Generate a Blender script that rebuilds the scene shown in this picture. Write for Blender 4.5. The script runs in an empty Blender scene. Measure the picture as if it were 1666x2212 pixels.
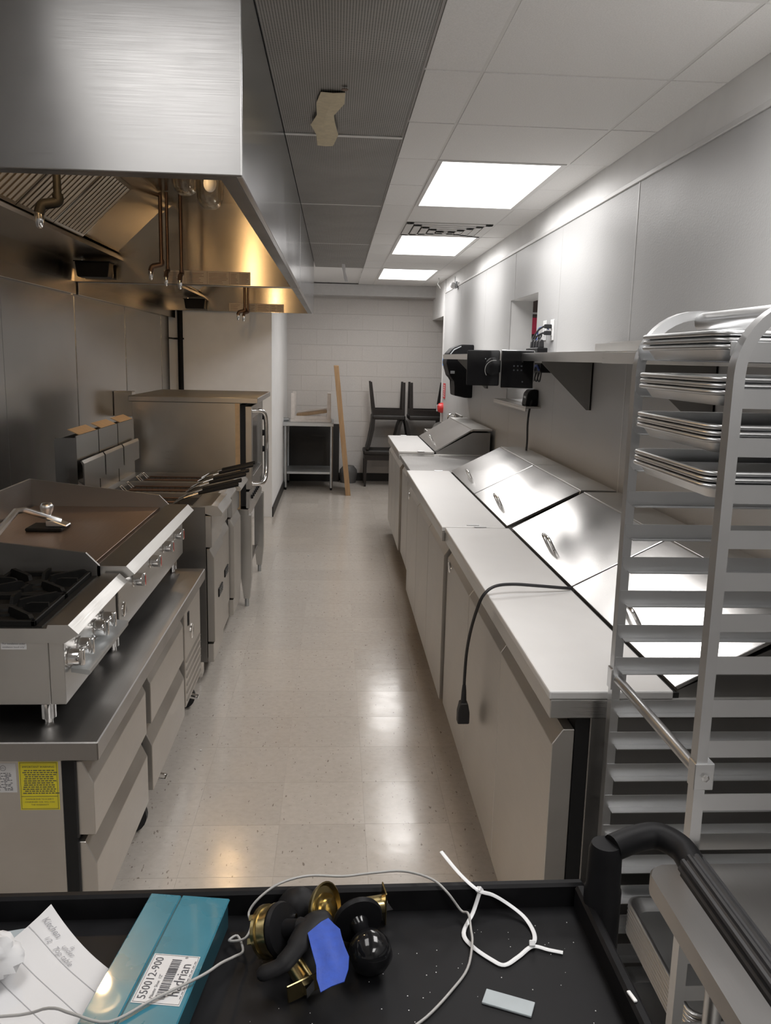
import bpy, bmesh, math, random
from mathutils import Vector, Matrix
random.seed(7)
scene = bpy.context.scene
COL = scene.collection
PI = math.pi

# ------------------------------------------------------------ camera, world, exposure
CAM_Z = 1.65
PITCH, YAW, ROLL = math.radians(10.3889), math.radians(3.5685), math.radians(1.3205)
def make_camera():
    cy, sy, cp, sp = math.cos(YAW), math.sin(YAW), math.cos(PITCH), math.sin(PITCH)
    f = Vector((sy * cp, cy * cp, -sp)); rt = Vector((cy, -sy, 0)); dn = f.cross(rt)
    cr, sr = math.cos(ROLL), math.sin(ROLL)
    r2 = cr * rt - sr * dn; d2 = sr * rt + cr * dn
    m = Matrix((r2, -d2, -f)).transposed().to_4x4()
    m.translation = Vector((0, 0, CAM_Z))
    c = bpy.data.cameras.new('camera'); o = bpy.data.objects.new('camera', c); COL.objects.link(o)
    o.matrix_world = m
    c.sensor_fit = 'VERTICAL'; c.sensor_height = 36.0; c.sensor_width = 36.0
    c.lens = 1817.0 / 2212.0 * 36.0
    c.clip_start = 0.02; c.clip_end = 60
    scene.camera = o
make_camera()
w = bpy.data.worlds.new('world'); scene.world = w; w.use_nodes = True
w.node_tree.nodes['Background'].inputs[0].default_value = (0.9, 0.93, 1.0, 1)
w.node_tree.nodes['Background'].inputs[1].default_value = 0.02
scene.view_settings.view_transform = 'Standard'
scene.view_settings.look = 'None'
scene.view_settings.exposure = 0.12
scene.view_settings.gamma = 1.0
scene.view_settings.use_curve_mapping = False
try:
    scene.cycles.use_denoising = True
    scene.cycles.max_bounces = 10; scene.cycles.diffuse_bounces = 5; scene.cycles.glossy_bounces = 5
    scene.cycles.sample_clamp_indirect = 6.0
    scene.cycles.caustics_reflective = True
    scene.cycles.blur_glossy = 0.6
except Exception: pass
LENS = 3.2          # glow of the fluorescent panels' lenses
TROFFER = 15.0        # strength of the fluorescent ceiling panels
HOODLAMP = 400.0     # strength of the warm lamps in the exhaust hoods

# ------------------------------------------------------------ materials
MATS = {}
def nodes_of(name):
    m = bpy.data.materials.new(name); m.use_nodes = True
    nt = m.node_tree; b = nt.nodes['Principled BSDF']; MATS[name] = m
    return m, nt, b
def N(nt, t, **kw):
    n = nt.nodes.new(t)
    for k, v in kw.items(): setattr(n, k, v)
    return n
def coords(nt, scale=(1, 1, 1), rnd=False):
    tc = N(nt, 'ShaderNodeTexCoord'); mp = N(nt, 'ShaderNodeMapping'); mp.inputs['Scale'].default_value = scale
    nt.links.new(tc.outputs['Object'], mp.inputs['Vector'])
    if rnd:
        oi = N(nt, 'ShaderNodeObjectInfo'); ml = N(nt, 'ShaderNodeMath', operation='MULTIPLY'); ml.inputs[1].default_value = 37.0
        nt.links.new(oi.outputs['Random'], ml.inputs[0])
        cb = N(nt, 'ShaderNodeCombineXYZ')
        for i in range(3): nt.links.new(ml.outputs[0], cb.inputs[i])
        nt.links.new(cb.outputs[0], mp.inputs['Location'])
    return mp.outputs['Vector']
def ramp(nt, src, stops):
    r = N(nt, 'ShaderNodeValToRGB'); e = r.color_ramp.elements
    while len(e) < len(stops): e.new(0.5)
    for i, (p, c) in enumerate(stops):
        e[i].position = p; e[i].color = (*c, 1) if len(c) == 3 else c
    nt.links.new(src, r.inputs[0]); return r.outputs[0]
def noise(nt, vec, scale, detail=3, rough=0.5):
    n = N(nt, 'ShaderNodeTexNoise'); n.inputs['Scale'].default_value = scale; n.inputs['Detail'].default_value = detail
    n.inputs['Roughness'].default_value = rough; nt.links.new(vec, n.inputs['Vector']); return n.outputs['Fac']
def maprange(nt, src, a, b, c=0.0, d=1.0):
    n = N(nt, 'ShaderNodeMapRange'); n.inputs[1].default_value = c; n.inputs[2].default_value = d
    n.inputs[3].default_value = a; n.inputs[4].default_value = b; nt.links.new(src, n.inputs[0]); return n.outputs[0]
def bump(nt, b, h, strength, dist=0.002):
    n = N(nt, 'ShaderNodeBump'); n.inputs['Strength'].default_value = strength; n.inputs['Distance'].default_value = dist
    nt.links.new(h, n.inputs['Height']); nt.links.new(n.outputs[0], b.inputs['Normal'])
def mix(nt, fac, c1, c2):
    n = N(nt, 'ShaderNodeMix', data_type='RGBA')
    for s, v in ((n.inputs[0], fac), (n.inputs[6], c1), (n.inputs[7], c2)):
        if isinstance(v, (int, float)): s.default_value = v
        elif isinstance(v, tuple): s.default_value = (*v, 1)
        else: nt.links.new(v, s)
    return n.outputs[2]
def plain(name, col, rough=0.5, metal=0.0, var=0.06, scale=25.0, coat=0.0, emit=None, bmp=0.0, spec=0.5):
    m, nt, b = nodes_of(name)
    v = coords(nt); f = noise(nt, v, scale)
    lo = tuple(max(0, c * (1 - var)) for c in col); hi = tuple(min(1, c * (1 + var)) for c in col)
    nt.links.new(ramp(nt, f, [(0.3, lo), (0.7, hi)]), b.inputs['Base Color'])
    nt.links.new(maprange(nt, f, max(0.02, rough - 0.06), min(1, rough + 0.06)), b.inputs['Roughness'])
    b.inputs['Metallic'].default_value = metal; b.inputs['Coat Weight'].default_value = coat
    b.inputs['Specular IOR Level'].default_value = spec
    if bmp: bump(nt, b, f, bmp)
    if emit:
        b.inputs['Emission Color'].default_value = (*emit[0], 1); b.inputs['Emission Strength'].default_value = emit[1]
    return m
def steel(name, col=(0.58, 0.56, 0.53), rough=0.3, stretch='z', aniso=0.6, smear=0.05, grain=1.0):
    # brushed stainless: highlights smear along `stretch`, the grain runs across it
    m, nt, b = nodes_of(name)
    ax = 'xyz'.index(stretch)
    sc = [2.0, 2.0, 2.0]; sc[ax] = 160.0
    g = noise(nt, coords(nt, tuple(sc)), 3.0, 4, 0.6)
    big = noise(nt, coords(nt), 2.2, 4, 0.6)
    c = ramp(nt, big, [(0.3, tuple(x * 0.9 for x in col)), (0.7, tuple(min(1, x * 1.06) for x in col))])
    nt.links.new(c, b.inputs['Base Color'])
    ad = N(nt, 'ShaderNodeMath', operation='ADD')
    nt.links.new(maprange(nt, g, -0.04 * grain, 0.05 * grain, 0.3, 0.7), ad.inputs[0])
    nt.links.new(maprange(nt, big, rough - smear, rough + smear, 0.3, 0.7), ad.inputs[1])
    nt.links.new(ad.outputs[0], b.inputs['Roughness'])
    b.inputs['Metallic'].default_value = 1.0
    b.inputs['Anisotropic'].default_value = aniso
    t = N(nt, 'ShaderNodeCombineXYZ')
    for i in range(3): t.inputs[i].default_value = 1.0 if i == ax else (0.05, 0.07, 0.06)[i]
    nt.links.new(t.outputs[0], b.inputs['Tangent'])
    return m
steel('steel_v', (0.58, 0.57, 0.55), 0.33, 'z', 0.7)          # faces with a horizontal grain
steel('steel_hood', (0.36, 0.357, 0.355), 0.34, 'z', 0.8)
steel('steel_hood_side', (0.44, 0.445, 0.46), 0.17, 'y', 0.3, 0.012, 0.3)
steel('steel_hood_inside', (0.46, 0.415, 0.35), 0.20, 'z', 0.85, 0.015, 0.4)  # bronze reflection of the warm lamps put into the base colour
steel('steel_top', (0.36, 0.35, 0.34), 0.36, 'x', 0.4)
steel('steel_lid', (0.60, 0.59, 0.58), 0.215, 'x', 0.3, 0.015, 0.4)
steel('steel_door', (0.60, 0.575, 0.54), 0.42, 'z', 0.3)
steel('steel_dark', (0.30, 0.29, 0.28), 0.4, 'z', 0.4)
steel('steel_wall', (0.43, 0.43, 0.43), 0.235, 'z', 0.7, 0.012, 0.3)
steel('filter_warm_steel', (0.50, 0.44, 0.36), 0.38, 'z', 0.3)  # galvanised baffles with the warm lamp light tinted into their colour
steel('griddle_iron', (0.37, 0.27, 0.205), 0.42, 'x', 0.3)
steel('aluminium', (0.66, 0.665, 0.67), 0.34, 'y', 0.35)
steel('galvanised', (0.55, 0.57, 0.58), 0.45, 'z', 0.2)
plain('chrome', (0.78, 0.77, 0.76), 0.10, 1.0, 0.02)
plain('brass', (0.46, 0.37, 0.18), 0.25, 1.0, 0.1)
plain('pipe_brown', (0.16, 0.10, 0.07), 0.4, 0.7)
plain('black_iron', (0.008, 0.0078, 0.0075), 0.55, 0.0, 0.2, 60, spec=0.12)
plain('black_plastic', (0.008, 0.008, 0.009), 0.5, 0, 0.15, 40, spec=0.16)
plain('black_gloss', (0.008, 0.008, 0.009), 0.12, 0, 0.1)
plain('black_rubber', (0.016, 0.016, 0.018), 0.55, 0, 0.2, 60)
plain('black_hole', (0.006, 0.006, 0.006), 0.8)  # near-black fill that paints shade into gaps, recesses and slots
plain('board_white', (0.60, 0.595, 0.59), 0.38, 0, 0.02, 12)
plain('paint_white', (0.84, 0.84, 0.835), 0.55, 0, 0.03, 6)
plain('trim_white', (0.60, 0.595, 0.59), 0.4, 0, 0.03)
plain('plastic_white', (0.80, 0.80, 0.80), 0.4, 0, 0.03)
plain('plastic_grey', (0.42, 0.44, 0.46), 0.5, 0, 0.05)
plain('wood_white', (0.66, 0.62, 0.59), 0.5, 0, 0.06)
plain('chair_wood', (0.012, 0.009, 0.008), 0.4, 0, 0.3)
plain('chair_seat', (0.016, 0.014, 0.013), 0.55, 0, 0.3)
plain('red_plastic', (0.62, 0.03, 0.03), 0.4)
plain('red_sign', (0.55, 0.05, 0.06), 0.5)
plain('red_wall', (0.60, 0.03, 0.09), 0.6)
plain('blue_tape', (0.010, 0.055, 0.36), 0.6, 0, 0.12, 90, bmp=0.3)
plain('blue_label', (0.12, 0.35, 0.75), 0.6)
plain('blue_wire', (0.05, 0.09, 0.35), 0.5)
plain('masking_tape', (0.60, 0.52, 0.36), 0.7, 0, 0.08, 40)
plain('paper', (0.60, 0.60, 0.61), 0.7, 0, 0.02, 10)
plain('ink', (0.07, 0.07, 0.08), 0.7)
plain('pencil', (0.30, 0.30, 0.32), 0.8)
plain('line_grey', (0.42, 0.42, 0.43), 0.8)
plain('label_white', (0.58, 0.575, 0.575), 0.5, 0, 0.02)
plain('label_tan', (0.62, 0.52, 0.40), 0.45, 0, 0.05)
plain('label_yellow', (0.72, 0.62, 0.03), 0.5, 0, 0.04)
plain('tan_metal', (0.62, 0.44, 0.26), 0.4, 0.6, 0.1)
plain('teal_film', (0.03, 0.165, 0.23), 0.28, 0, 0.12, 14, coat=0.8)
plain('teal_shaded', (0.015, 0.06, 0.08), 0.4, 0, 0.1)
plain('wire_grey', (0.36, 0.355, 0.345), 0.45)
plain('zip_white', (0.72, 0.73, 0.74), 0.35)
plain('grey_shim', (0.36, 0.40, 0.42), 0.55)
plain('cloth', (0.75, 0.74, 0.72), 0.9, 0, 0.05, 40, bmp=0.5)
plain('dark_sheet', (0.014, 0.012, 0.011), 0.6)
plain('grey_bin', (0.10, 0.097, 0.095), 0.6)
plain('baseboard', (0.014, 0.013, 0.013), 0.5)
plain('caster_grey', (0.30, 0.30, 0.30), 0.5)
plain('screen_icon', (0.07, 0.075, 0.085), 0.3)
plain('tee_bar', (0.70, 0.695, 0.68), 0.45, 0, 0.02)
plain('troffer_lens', (0.9, 0.9, 0.9), 0.5, emit=((1.0, 0.975, 0.955), LENS))
plain('bulb_warm', (0.9, 0.8, 0.6), 0.5, emit=((1.0, 0.64, 0.30), HOODLAMP))
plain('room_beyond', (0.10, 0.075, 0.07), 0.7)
def glass(name, col, rough=0.03):
    m, nt, b = nodes_of(name)        # thin clear glass: mostly see-through with a glossy skin
    f = noise(nt, coords(nt), 8.0)
    nt.links.new(maprange(nt, f, rough, rough + 0.05), b.inputs['Roughness'])
    b.inputs['Base Color'].default_value = (*col, 1); b.inputs['Metallic'].default_value = 1.0
    tr = N(nt, 'ShaderNodeBsdfTransparent'); mx = N(nt, 'ShaderNodeMixShader'); fr = N(nt, 'ShaderNodeLayerWeight'); fr.inputs[0].default_value = 0.35
    nt.links.new(maprange(nt, fr.outputs['Fresnel'], 0.06, 0.75), mx.inputs[0])
    nt.links.new(tr.outputs[0], mx.inputs[1]); nt.links.new(b.outputs[0], mx.inputs[2])
    nt.links.new(mx.outputs[0], nt.nodes['Material Output'].inputs['Surface'])
glass('jar_glass', (0.95, 0.9, 0.8))
def m_floor():
    m, nt, b = nodes_of('floor_tile')
    v = coords(nt, (1, 1, 1), True); cl = noise(nt, v, 40, 4, 0.6); soft = noise(nt, v, 5, 2)
    base = ramp(nt, cl, [(0.3, (0.47, 0.43, 0.385)), (0.7, (0.52, 0.48, 0.435))])
    f1 = ramp(nt, noise(nt, coords(nt, (1, 0.32, 1), True), 95, 2, 0.5), [(0.69, (0, 0, 0)), (0.73, (0.75, 0.75, 0.75))])
    f2 = ramp(nt, noise(nt, coords(nt, (0.4, 1, 1), True), 130, 2, 0.5), [(0.70, (0, 0, 0)), (0.74, (0.6, 0.6, 0.6))])
    c2 = mix(nt, f2, mix(nt, f1, base, (0.17, 0.14, 0.115)), (0.24, 0.20, 0.17))
    oi = N(nt, 'ShaderNodeObjectInfo'); hv = N(nt, 'ShaderNodeHueSaturation')
    nt.links.new(maprange(nt, oi.outputs['Random'], 0.96, 1.04), hv.inputs['Value']); nt.links.new(c2, hv.inputs['Color'])
    nt.links.new(hv.outputs[0], b.inputs['Base Color'])
    nt.links.new(maprange(nt, soft, 0.14, 0.21, 0.3, 0.7), b.inputs['Roughness'])
    bump(nt, b, noise(nt, v, 14, 3), 0.10, 0.004)
m_floor()
def m_ceiling():
    m, nt, b = nodes_of('ceiling_tile')
    v = coords(nt, (1, 1, 1), True); f = noise(nt, v, 220, 2)
    nt.links.new(ramp(nt, f, [(0.3, (0.76, 0.755, 0.745)), (0.7, (0.84, 0.835, 0.825))]), b.inputs['Base Color'])
    b.inputs['Roughness'].default_value = 0.75
    bump(nt, b, f, 0.25, 0.002)
m_ceiling()
def m_perf():
    m, nt, b = nodes_of('perforated_steel')
    v = coords(nt, (125, 125, 125)); sx = N(nt, 'ShaderNodeSeparateXYZ'); nt.links.new(v, sx.inputs[0])
    def frac(sock):
        a = N(nt, 'ShaderNodeMath', operation='FRACT'); nt.links.new(sock, a.inputs[0])
        s = N(nt, 'ShaderNodeMath', operation='SUBTRACT'); nt.links.new(a.outputs[0], s.inputs[0]); s.inputs[1].default_value = 0.5
        p = N(nt, 'ShaderNodeMath', operation='POWER'); nt.links.new(s.outputs[0], p.inputs[0]); p.inputs[1].default_value = 2.0
        return p.outputs[0]
    ad = N(nt, 'ShaderNodeMath', operation='ADD'); nt.links.new(frac(sx.outputs[0]), ad.inputs[0]); nt.links.new(frac(sx.outputs[1]), ad.inputs[1])
    hole = N(nt, 'ShaderNodeMath', operation='LESS_THAN'); nt.links.new(ad.outputs[0], hole.inputs[0]); hole.inputs[1].default_value = 0.085
    big = noise(nt, coords(nt), 3, 3)
    c = mix(nt, hole.outputs[0], ramp(nt, big, [(0.3, (0.30, 0.295, 0.28)), (0.7, (0.38, 0.375, 0.36))]), (0.03, 0.03, 0.03))
    nt.links.new(c, b.inputs['Base Color'])
    b.inputs['Metallic'].default_value = 0.7; b.inputs['Roughness'].default_value = 0.42
m_perf()
def m_frp():
    m, nt, b = nodes_of('frp_panel')
    v = coords(nt); f = noise(nt, v, 150, 2); big = noise(nt, v, 1.4, 3)
    nt.links.new(ramp(nt, big, [(0.3, (0.44, 0.44, 0.44)), (0.7, (0.48, 0.48, 0.48))]), b.inputs['Base Color'])
    nt.links.new(maprange(nt, big, 0.40, 0.50, 0.3, 0.7), b.inputs['Roughness'])
    b.inputs['Specular IOR Level'].default_value = 0.25
    bump(nt, b, f, 0.3, 0.002)
m_frp()
def m_block():
    m, nt, b = nodes_of('painted_block')
    v = coords(nt, (1, 1, 1), True); f = noise(nt, v, 90, 4, 0.6)
    nt.links.new(ramp(nt, f, [(0.3, (0.60, 0.57, 0.545)), (0.7, (0.65, 0.62, 0.59))]), b.inputs['Base Color'])
    b.inputs['Roughness'].default_value = 0.55; bump(nt, b, f, 0.5, 0.003)
m_block()
def m_wood(name, c1, c2, axis='z'):
    m, nt, b = nodes_of(name)
    sc = [14, 14, 14]; sc['xyz'.index(axis)] = 1.2
    f = noise(nt, coords(nt, tuple(sc)), 3, 5, 0.6)
    nt.links.new(ramp(nt, f, [(0.3, c1), (0.7, c2)]), b.inputs['Base Color']); b.inputs['Roughness'].default_value = 0.6
m_wood('plank_wood', (0.30, 0.18, 0.09), (0.42, 0.27, 0.14))
m_wood('cardboard', (0.36, 0.25, 0.15), (0.44, 0.31, 0.19))

# ------------------------------------------------------------ mesh helpers
WO = {}          # world position of every object's origin
class MB:
    def __init__(self, M=None):
        self.bm = bmesh.new(); self.M = M
    def _v(self, p):
        p = Vector(p)
        return self.bm.verts.new(self.M @ p if self.M is not None else p)
    def _f(self, vs):
        try: return self.bm.faces.new(vs)
        except ValueError: return None
    def box(self, x0, x1, y0, y1, z0, z1, bev=0.0, seg=1):
        P = [(x, y, z) for z in (z0, z1) for y in (y0, y1) for x in (x0, x1)]
        v = [self._v(p) for p in P]
        fs = [self._f([v[i] for i in q]) for q in ((0, 2, 3, 1), (4, 5, 7, 6), (0, 1, 5, 4), (2, 6, 7, 3), (0, 4, 6, 2), (1, 3, 7, 5))]
        if bev:
            es = list({e for f in fs for e in f.edges})
            bmesh.ops.bevel(self.bm, geom=es, offset=bev, segments=seg, affect='EDGES', profile=0.5)
        return self
    def prism(self, pts, axis, a, b, bev=0.0):
        def P(p, t):
            return {'x': (t, p[0], p[1]), 'y': (p[0], t, p[1]), 'z': (p[0], p[1], t)}[axis]
        A = [self._v(P(p, a)) for p in pts]; B = [self._v(P(p, b)) for p in pts]
        fs = [self._f(A), self._f(B[::-1])]
        n = len(pts)
        for i in range(n): fs.append(self._f([A[i], B[i], B[(i + 1) % n], A[(i + 1) % n]]))
        if bev:
            es = list({e for f in fs if f for e in f.edges})
            bmesh.ops.bevel(self.bm, geom=es, offset=bev, segments=1, affect='EDGES')
        return self
    def tube(self, pts, r, n=8, flat=None, closed=False):
        pts = [Vector(p) for p in pts]; rs = r if isinstance(r, (list, tuple)) else [r] * len(pts)
        rings = []; up = None; m = len(pts)
        for i, p in enumerate(pts):
            if closed: t = pts[(i + 1) % m] - pts[i - 1]
            else: t = pts[min(i + 1, m - 1)] - pts[max(i - 1, 0)]
            if t.length < 1e-9: t = Vector((0, 0, 1))
            t.normalize()
            if up is None:
                up = Vector((0, 0, 1)) if abs(t.z) < 0.9 else Vector((1, 0, 0))
            s = t.cross(up)
            if s.length < 1e-6: s = t.orthogonal()
            s.normalize(); up = s.cross(t).normalized()
            fx = flat if flat else 1.0
            rings.append([self._v(p + rs[i] * (math.cos(2 * PI * k / n) * s + fx * math.sin(2 * PI * k / n) * up)) for k in range(n)])
        for i in range(m if closed else m - 1):
            A, B = rings[i], rings[(i + 1) % m]
            for k in range(n): self._f([A[k], A[(k + 1) % n], B[(k + 1) % n], B[k]])
        if not closed:
            self._f(rings[0][::-1]); self._f(rings[-1])
        return self
    def lathe(self, prof, o, axis=(0, 0, 1), n=20):
        o = Vector(o); a = Vector(axis).normalized(); s = a.orthogonal().normalized(); u = a.cross(s)
        rings = []
        for r, h in prof:
            if r < 1e-6: rings.append([self._v(o + a * h)])
            else: rings.append([self._v(o + a * h + r * (math.cos(2 * PI * k / n) * s + math.sin(2 * PI * k / n) * u)) for k in range(n)])
        for A, B in zip(rings, rings[1:]):
            for k in range(n):
                if len(A) == 1 and len(B) == 1: continue
                if len(A) == 1: self._f([A[0], B[(k + 1) % n], B[k]])
                elif len(B) == 1: self._f([A[k], A[(k + 1) % n], B[0]])
                else: self._f([A[k], A[(k + 1) % n], B[(k + 1) % n], B[k]])
        if len(rings[0]) > 1: self._f(rings[0][::-1])
        if len(rings[-1]) > 1: self._f(rings[-1])
        return self
    def ball(self, c, r, sz=1.0, n=16, m=10, axis=(0, 0, 1)):
        return self.lathe([(r * math.sin(PI * i / m), -r * sz * math.cos(PI * i / m)) for i in range(m + 1)], c, axis, n)
    def poly(self, pts):
        self._f([self._v(p) for p in pts]); return self
    def grid(self, rows, thick=0.0):
        V = [[self._v(p) for p in r] for r in rows]
        for i in range(len(V) - 1):
            for j in range(len(V[0]) - 1):
                self._f([V[i][j], V[i][j + 1], V[i + 1][j + 1], V[i + 1][j]])
        if thick:
            bmesh.ops.recalc_face_normals(self.bm, faces=self.bm.faces[:])
            bmesh.ops.solidify(self.bm, geom=self.bm.faces[:], thickness=thick)
        return self
    def text(self, s, size, o, xdir, ydir, align='LEFT', shear=0.0, lift=0.0004):
        cu = bpy.data.curves.new('t', 'FONT'); cu.body = s; cu.size = size; cu.align_x = align; cu.shear = shear
        cu.resolution_u = 2
        ob = bpy.data.objects.new('t', cu); COL.objects.link(ob)
        dg = bpy.context.evaluated_depsgraph_get()
        me = bpy.data.meshes.new_from_object(ob.evaluated_get(dg))
        bpy.data.objects.remove(ob); bpy.data.curves.remove(cu)
        x = Vector(xdir).normalized(); y = Vector(ydir).normalized(); nz = x.cross(y); o = Vector(o)
        vs = [self._v(o + x * v.co.x + y * v.co.y + nz * lift) for v in me.vertices]
        for p in me.polygons: self._f([vs[i] for i in p.vertices])
        bpy.data.meshes.remove(me); return self
    def build(self, name, mat, parent=None, smooth=None, base=False, nr=True):
        if nr: bmesh.ops.recalc_face_normals(self.bm, faces=self.bm.faces[:])
        me = bpy.data.meshes.new(name); self.bm.to_mesh(me); self.bm.free()
        me.materials.append(MATS[mat])
        co = [v.co for v in me.vertices]
        lo = Vector([min(c[i] for c in co) for i in range(3)]); hi = Vector([max(c[i] for c in co) for i in range(3)])
        c = (lo + hi) / 2
        if parent is None or base: c.z = lo.z
        for v in me.vertices: v.co -= c
        if smooth:
            for p in me.polygons: p.use_smooth = True
            me.set_sharp_from_angle(angle=math.radians(smooth))
        o = bpy.data.objects.new(name, me); COL.objects.link(o)
        WO[o] = c.copy()
        if parent is not None:
            o.parent = parent; o.location = c - WO[parent]
        else: o.location = c
        return o
def tag(o, label, cat, group=None, kind=None):
    o['label'] = label; o['category'] = cat
    if group: o['group'] = group
    if kind: o['kind'] = kind
    return o
def thing(name, label, cat, loc=(0, 0, 0), group=None):
    o = bpy.data.objects.new(name, None); COL.objects.link(o)
    o.empty_display_size = 0.1; o.location = loc; WO[o] = Vector(loc)
    return tag(o, label, cat, group)
def struct(o, label=None):
    o['kind'] = 'structure'
    if label: o['label'] = label
    return o
def copy_tree(o, parent=None):
    c = o.copy(); COL.objects.link(c); WO[c] = WO[o].copy()
    if parent is not None: c.parent = parent
    for ch in [x for x in o.children]: copy_tree(ch, c)
    return c
def shift(root, d):
    root.location = Vector(root.location) + Vector(d); return root
def piece(src, name, loc_world, parent):
    o = src.copy(); o.name = name; COL.objects.link(o); o.parent = parent
    o.location = Vector(loc_world) - WO[parent]; WO[o] = Vector(loc_world); return o
def arc(c, r, a0, a1, n, plane='xz'):
    out = []
    for i in range(n + 1):
        a = math.radians(a0 + (a1 - a0) * i / n); u, v = r * math.cos(a), r * math.sin(a)
        out.append({'xz': (c[0] + u, c[1], c[2] + v), 'yz': (c[0], c[1] + u, c[2] + v), 'xy': (c[0] + u, c[1] + v, c[2])}[plane])
    return out
def bez(pts, n=6):
    # Catmull-Rom through the points
    P = [Vector(p) for p in pts]; P = [P[0]] + P + [P[-1]]; out = []
    for i in range(1, len(P) - 2):
        for k in range(n):
            t = k / n; a, b, c, d = P[i - 1], P[i], P[i + 1], P[i + 2]
            out.append(0.5 * ((2 * b) + (c - a) * t + (2 * a - 5 * b + 4 * c - d) * t * t + (3 * b - a - 3 * c + d) * t ** 3))
    out.append(P[-2]); return out
# ------------------------------------------------------------ the room
XL, XR, YB, YF, H = -1.6, 1.27, 11.33, -3.6, 2.56
floor = struct(MB().box(-1.9, 3.2, YF - 0.2, YB + 0.8, -0.12, -0.0015).build('floor', 'floor_tile', base=True), 'cream speckled vinyl tile floor')
t0 = MB().box(-0.1520, 0.1520, -0.1520, 0.1520, -0.003, 0.0).build('floor_tile', 'floor_tile', floor)
first = True
for i in range(-3, 4):
    for j in range(-4, 29):
        p = (-0.1815 + 0.305 * i + 0.1525, 2.77 + 0.305 * j + 0.1525, -0.0015)
        if p[1] > YB: continue
        if first: t0.location = Vector(p) - WO[floor]; WO[t0] = Vector(p); first = False
        else: piece(t0, 'floor_tile', p, floor)

# back wall of painted concrete block
wb = struct(MB().box(-2.0, 2.6, YB + 0.006, YB + 0.2, 0, 2.75).build('wall_back', 'painted_block'), 'grey painted concrete block wall')
blk = MB().box(-0.1996, 0.1996, 0, 0.02, -0.0992, 0.0992, 0.0010).build('concrete_block', 'painted_block', wb)
first = True
for r in range(13):
    for c in range(8):
        x = -1.05 + 0.4 * c + (0.2 if r % 2 else 0.0); z = 0.1 + 0.2 * r
        if z > 2.5: continue
        p = (x, YB + 0.01 + random.uniform(-0.0008, 0.0008), z)
        if first: blk.location = Vector(p) - WO[wb]; WO[blk] = Vector(p); first = False
        else: piece(blk, 'concrete_block', p, wb)
struct(MB().box(-0.64, 2.0, YB - 0.012, YB, 0, 0.105, 0.003).build('baseboard_back', 'baseboard'), 'black rubber base along the back wall')
struct(MB().box(-0.64, 1.28, 11.04, YB, 2.42, H).build('trim_soffit', 'trim_white'), 'white fascia between the ceiling and the back wall')

# left wall with stainless sheets, then the white wall of the alcove
wl = struct(MB().box(XL - 0.15, XL, YF, 8.32, 0, 2.75).build('wall_left', 'paint_white'), 'wall behind the cooking line, clad in stainless sheets')
for y0, y1 in ((-0.55, 0.65), (0.653, 1.85), (1.853, 3.05), (3.053, 4.21), (4.213, 5.37), (5.373, 6.62), (6.623, 7.95), (7.953, 8.315)):
    MB().box(XL, XL + 0.006, y0, y1, 0.10, 2.06, 0.001).build('steel_sheet', 'steel_wall', wl)
for y in (5.3715, 6.6215, 7.9515): MB().box(XL + 0.004, XL + 0.009, y - 0.006, y + 0.006, 0.10, 2.05).build('seam_strip', 'steel_wall', wl)
struct(MB().box(-1.9, -0.64, 8.62, YB, 0, 2.75).build('wall_alcove', 'paint_white'), 'smooth white wall at the end of the cooking line')
struct(MB().box(-0.64, -0.628, 8.62, YB, 0, 0.105, 0.003).build('baseboard_alcove', 'baseboard'), 'black rubber base along the white alcove wall')

# right wall: block-thick, pass-through window and a door opening near the back
wr = MB()
X2 = XR + 0.16
WY0, WY1, WZ0, WZ1 = 5.38, 6.22, 1.375, 2.077
DY0, DZ = 10.06, 2.152
wr.box(XR, X2, YF, WY0, 0, 2.75); wr.box(XR, X2, WY0, WY1, 0, WZ0); wr.box(XR, X2, WY0, WY1, WZ1, 2.75)
wr.box(XR, X2, WY1, DY0, 0, 2.75); wr.box(XR, X2, DY0, YB + 0.1, DZ, 2.75)
wr = struct(wr.build('wall_right', 'paint_white'), 'white wall behind the prep counters with a pass-through opening')
PZ = 2.40
def panel(boxes):
    m = MB()
    for (y0, y1, z0, z1) in boxes: m.box(XR - 0.004, XR + 0.001, y0, y1, z0, z1)
    m.build('wall_panel', 'frp_panel', wr)
panel([(YF, 1.20, 0.1, PZ)]); panel([(1.204, 3.648, 0.1, PZ)]); panel([(3.652, 4.862, 0.1, PZ)])
panel([(4.865, WY0, 0.1, PZ), (WY0, 6.108, 0.1, WZ0 - 0.001), (WY0, 6.108, WZ1, PZ)])
panel([(6.112, WY1, 0.1, WZ0 - 0.001), (6.112, WY1, WZ1, PZ), (WY1, 7.30, 0.1, PZ)])
panel([(7.304, 8.72, 0.1, PZ)]); panel([(8.724, 10.0, 0.1, PZ)])
struct(MB().box(XR - 0.012, XR, YF, 10.03, PZ, PZ + 0.02, 0.002).build('trim_1', 'trim_white'), 'white moulding strip along the top of the wall panels')
struct(MB().box(XR - 0.014, XR + 0.01, 10.0, 10.06, 0, 2.556, 0.003).build('trim_2', 'trim_white'), 'white corner moulding beside the door opening')
for y in (1.202, 3.650, 6.11): MB().box(XR - 0.006, XR - 0.0035, y - 0.004, y + 0.004, 0.1 if y < 5 else WZ1, PZ).build('seam_strip', 'trim_white', wr)

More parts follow.
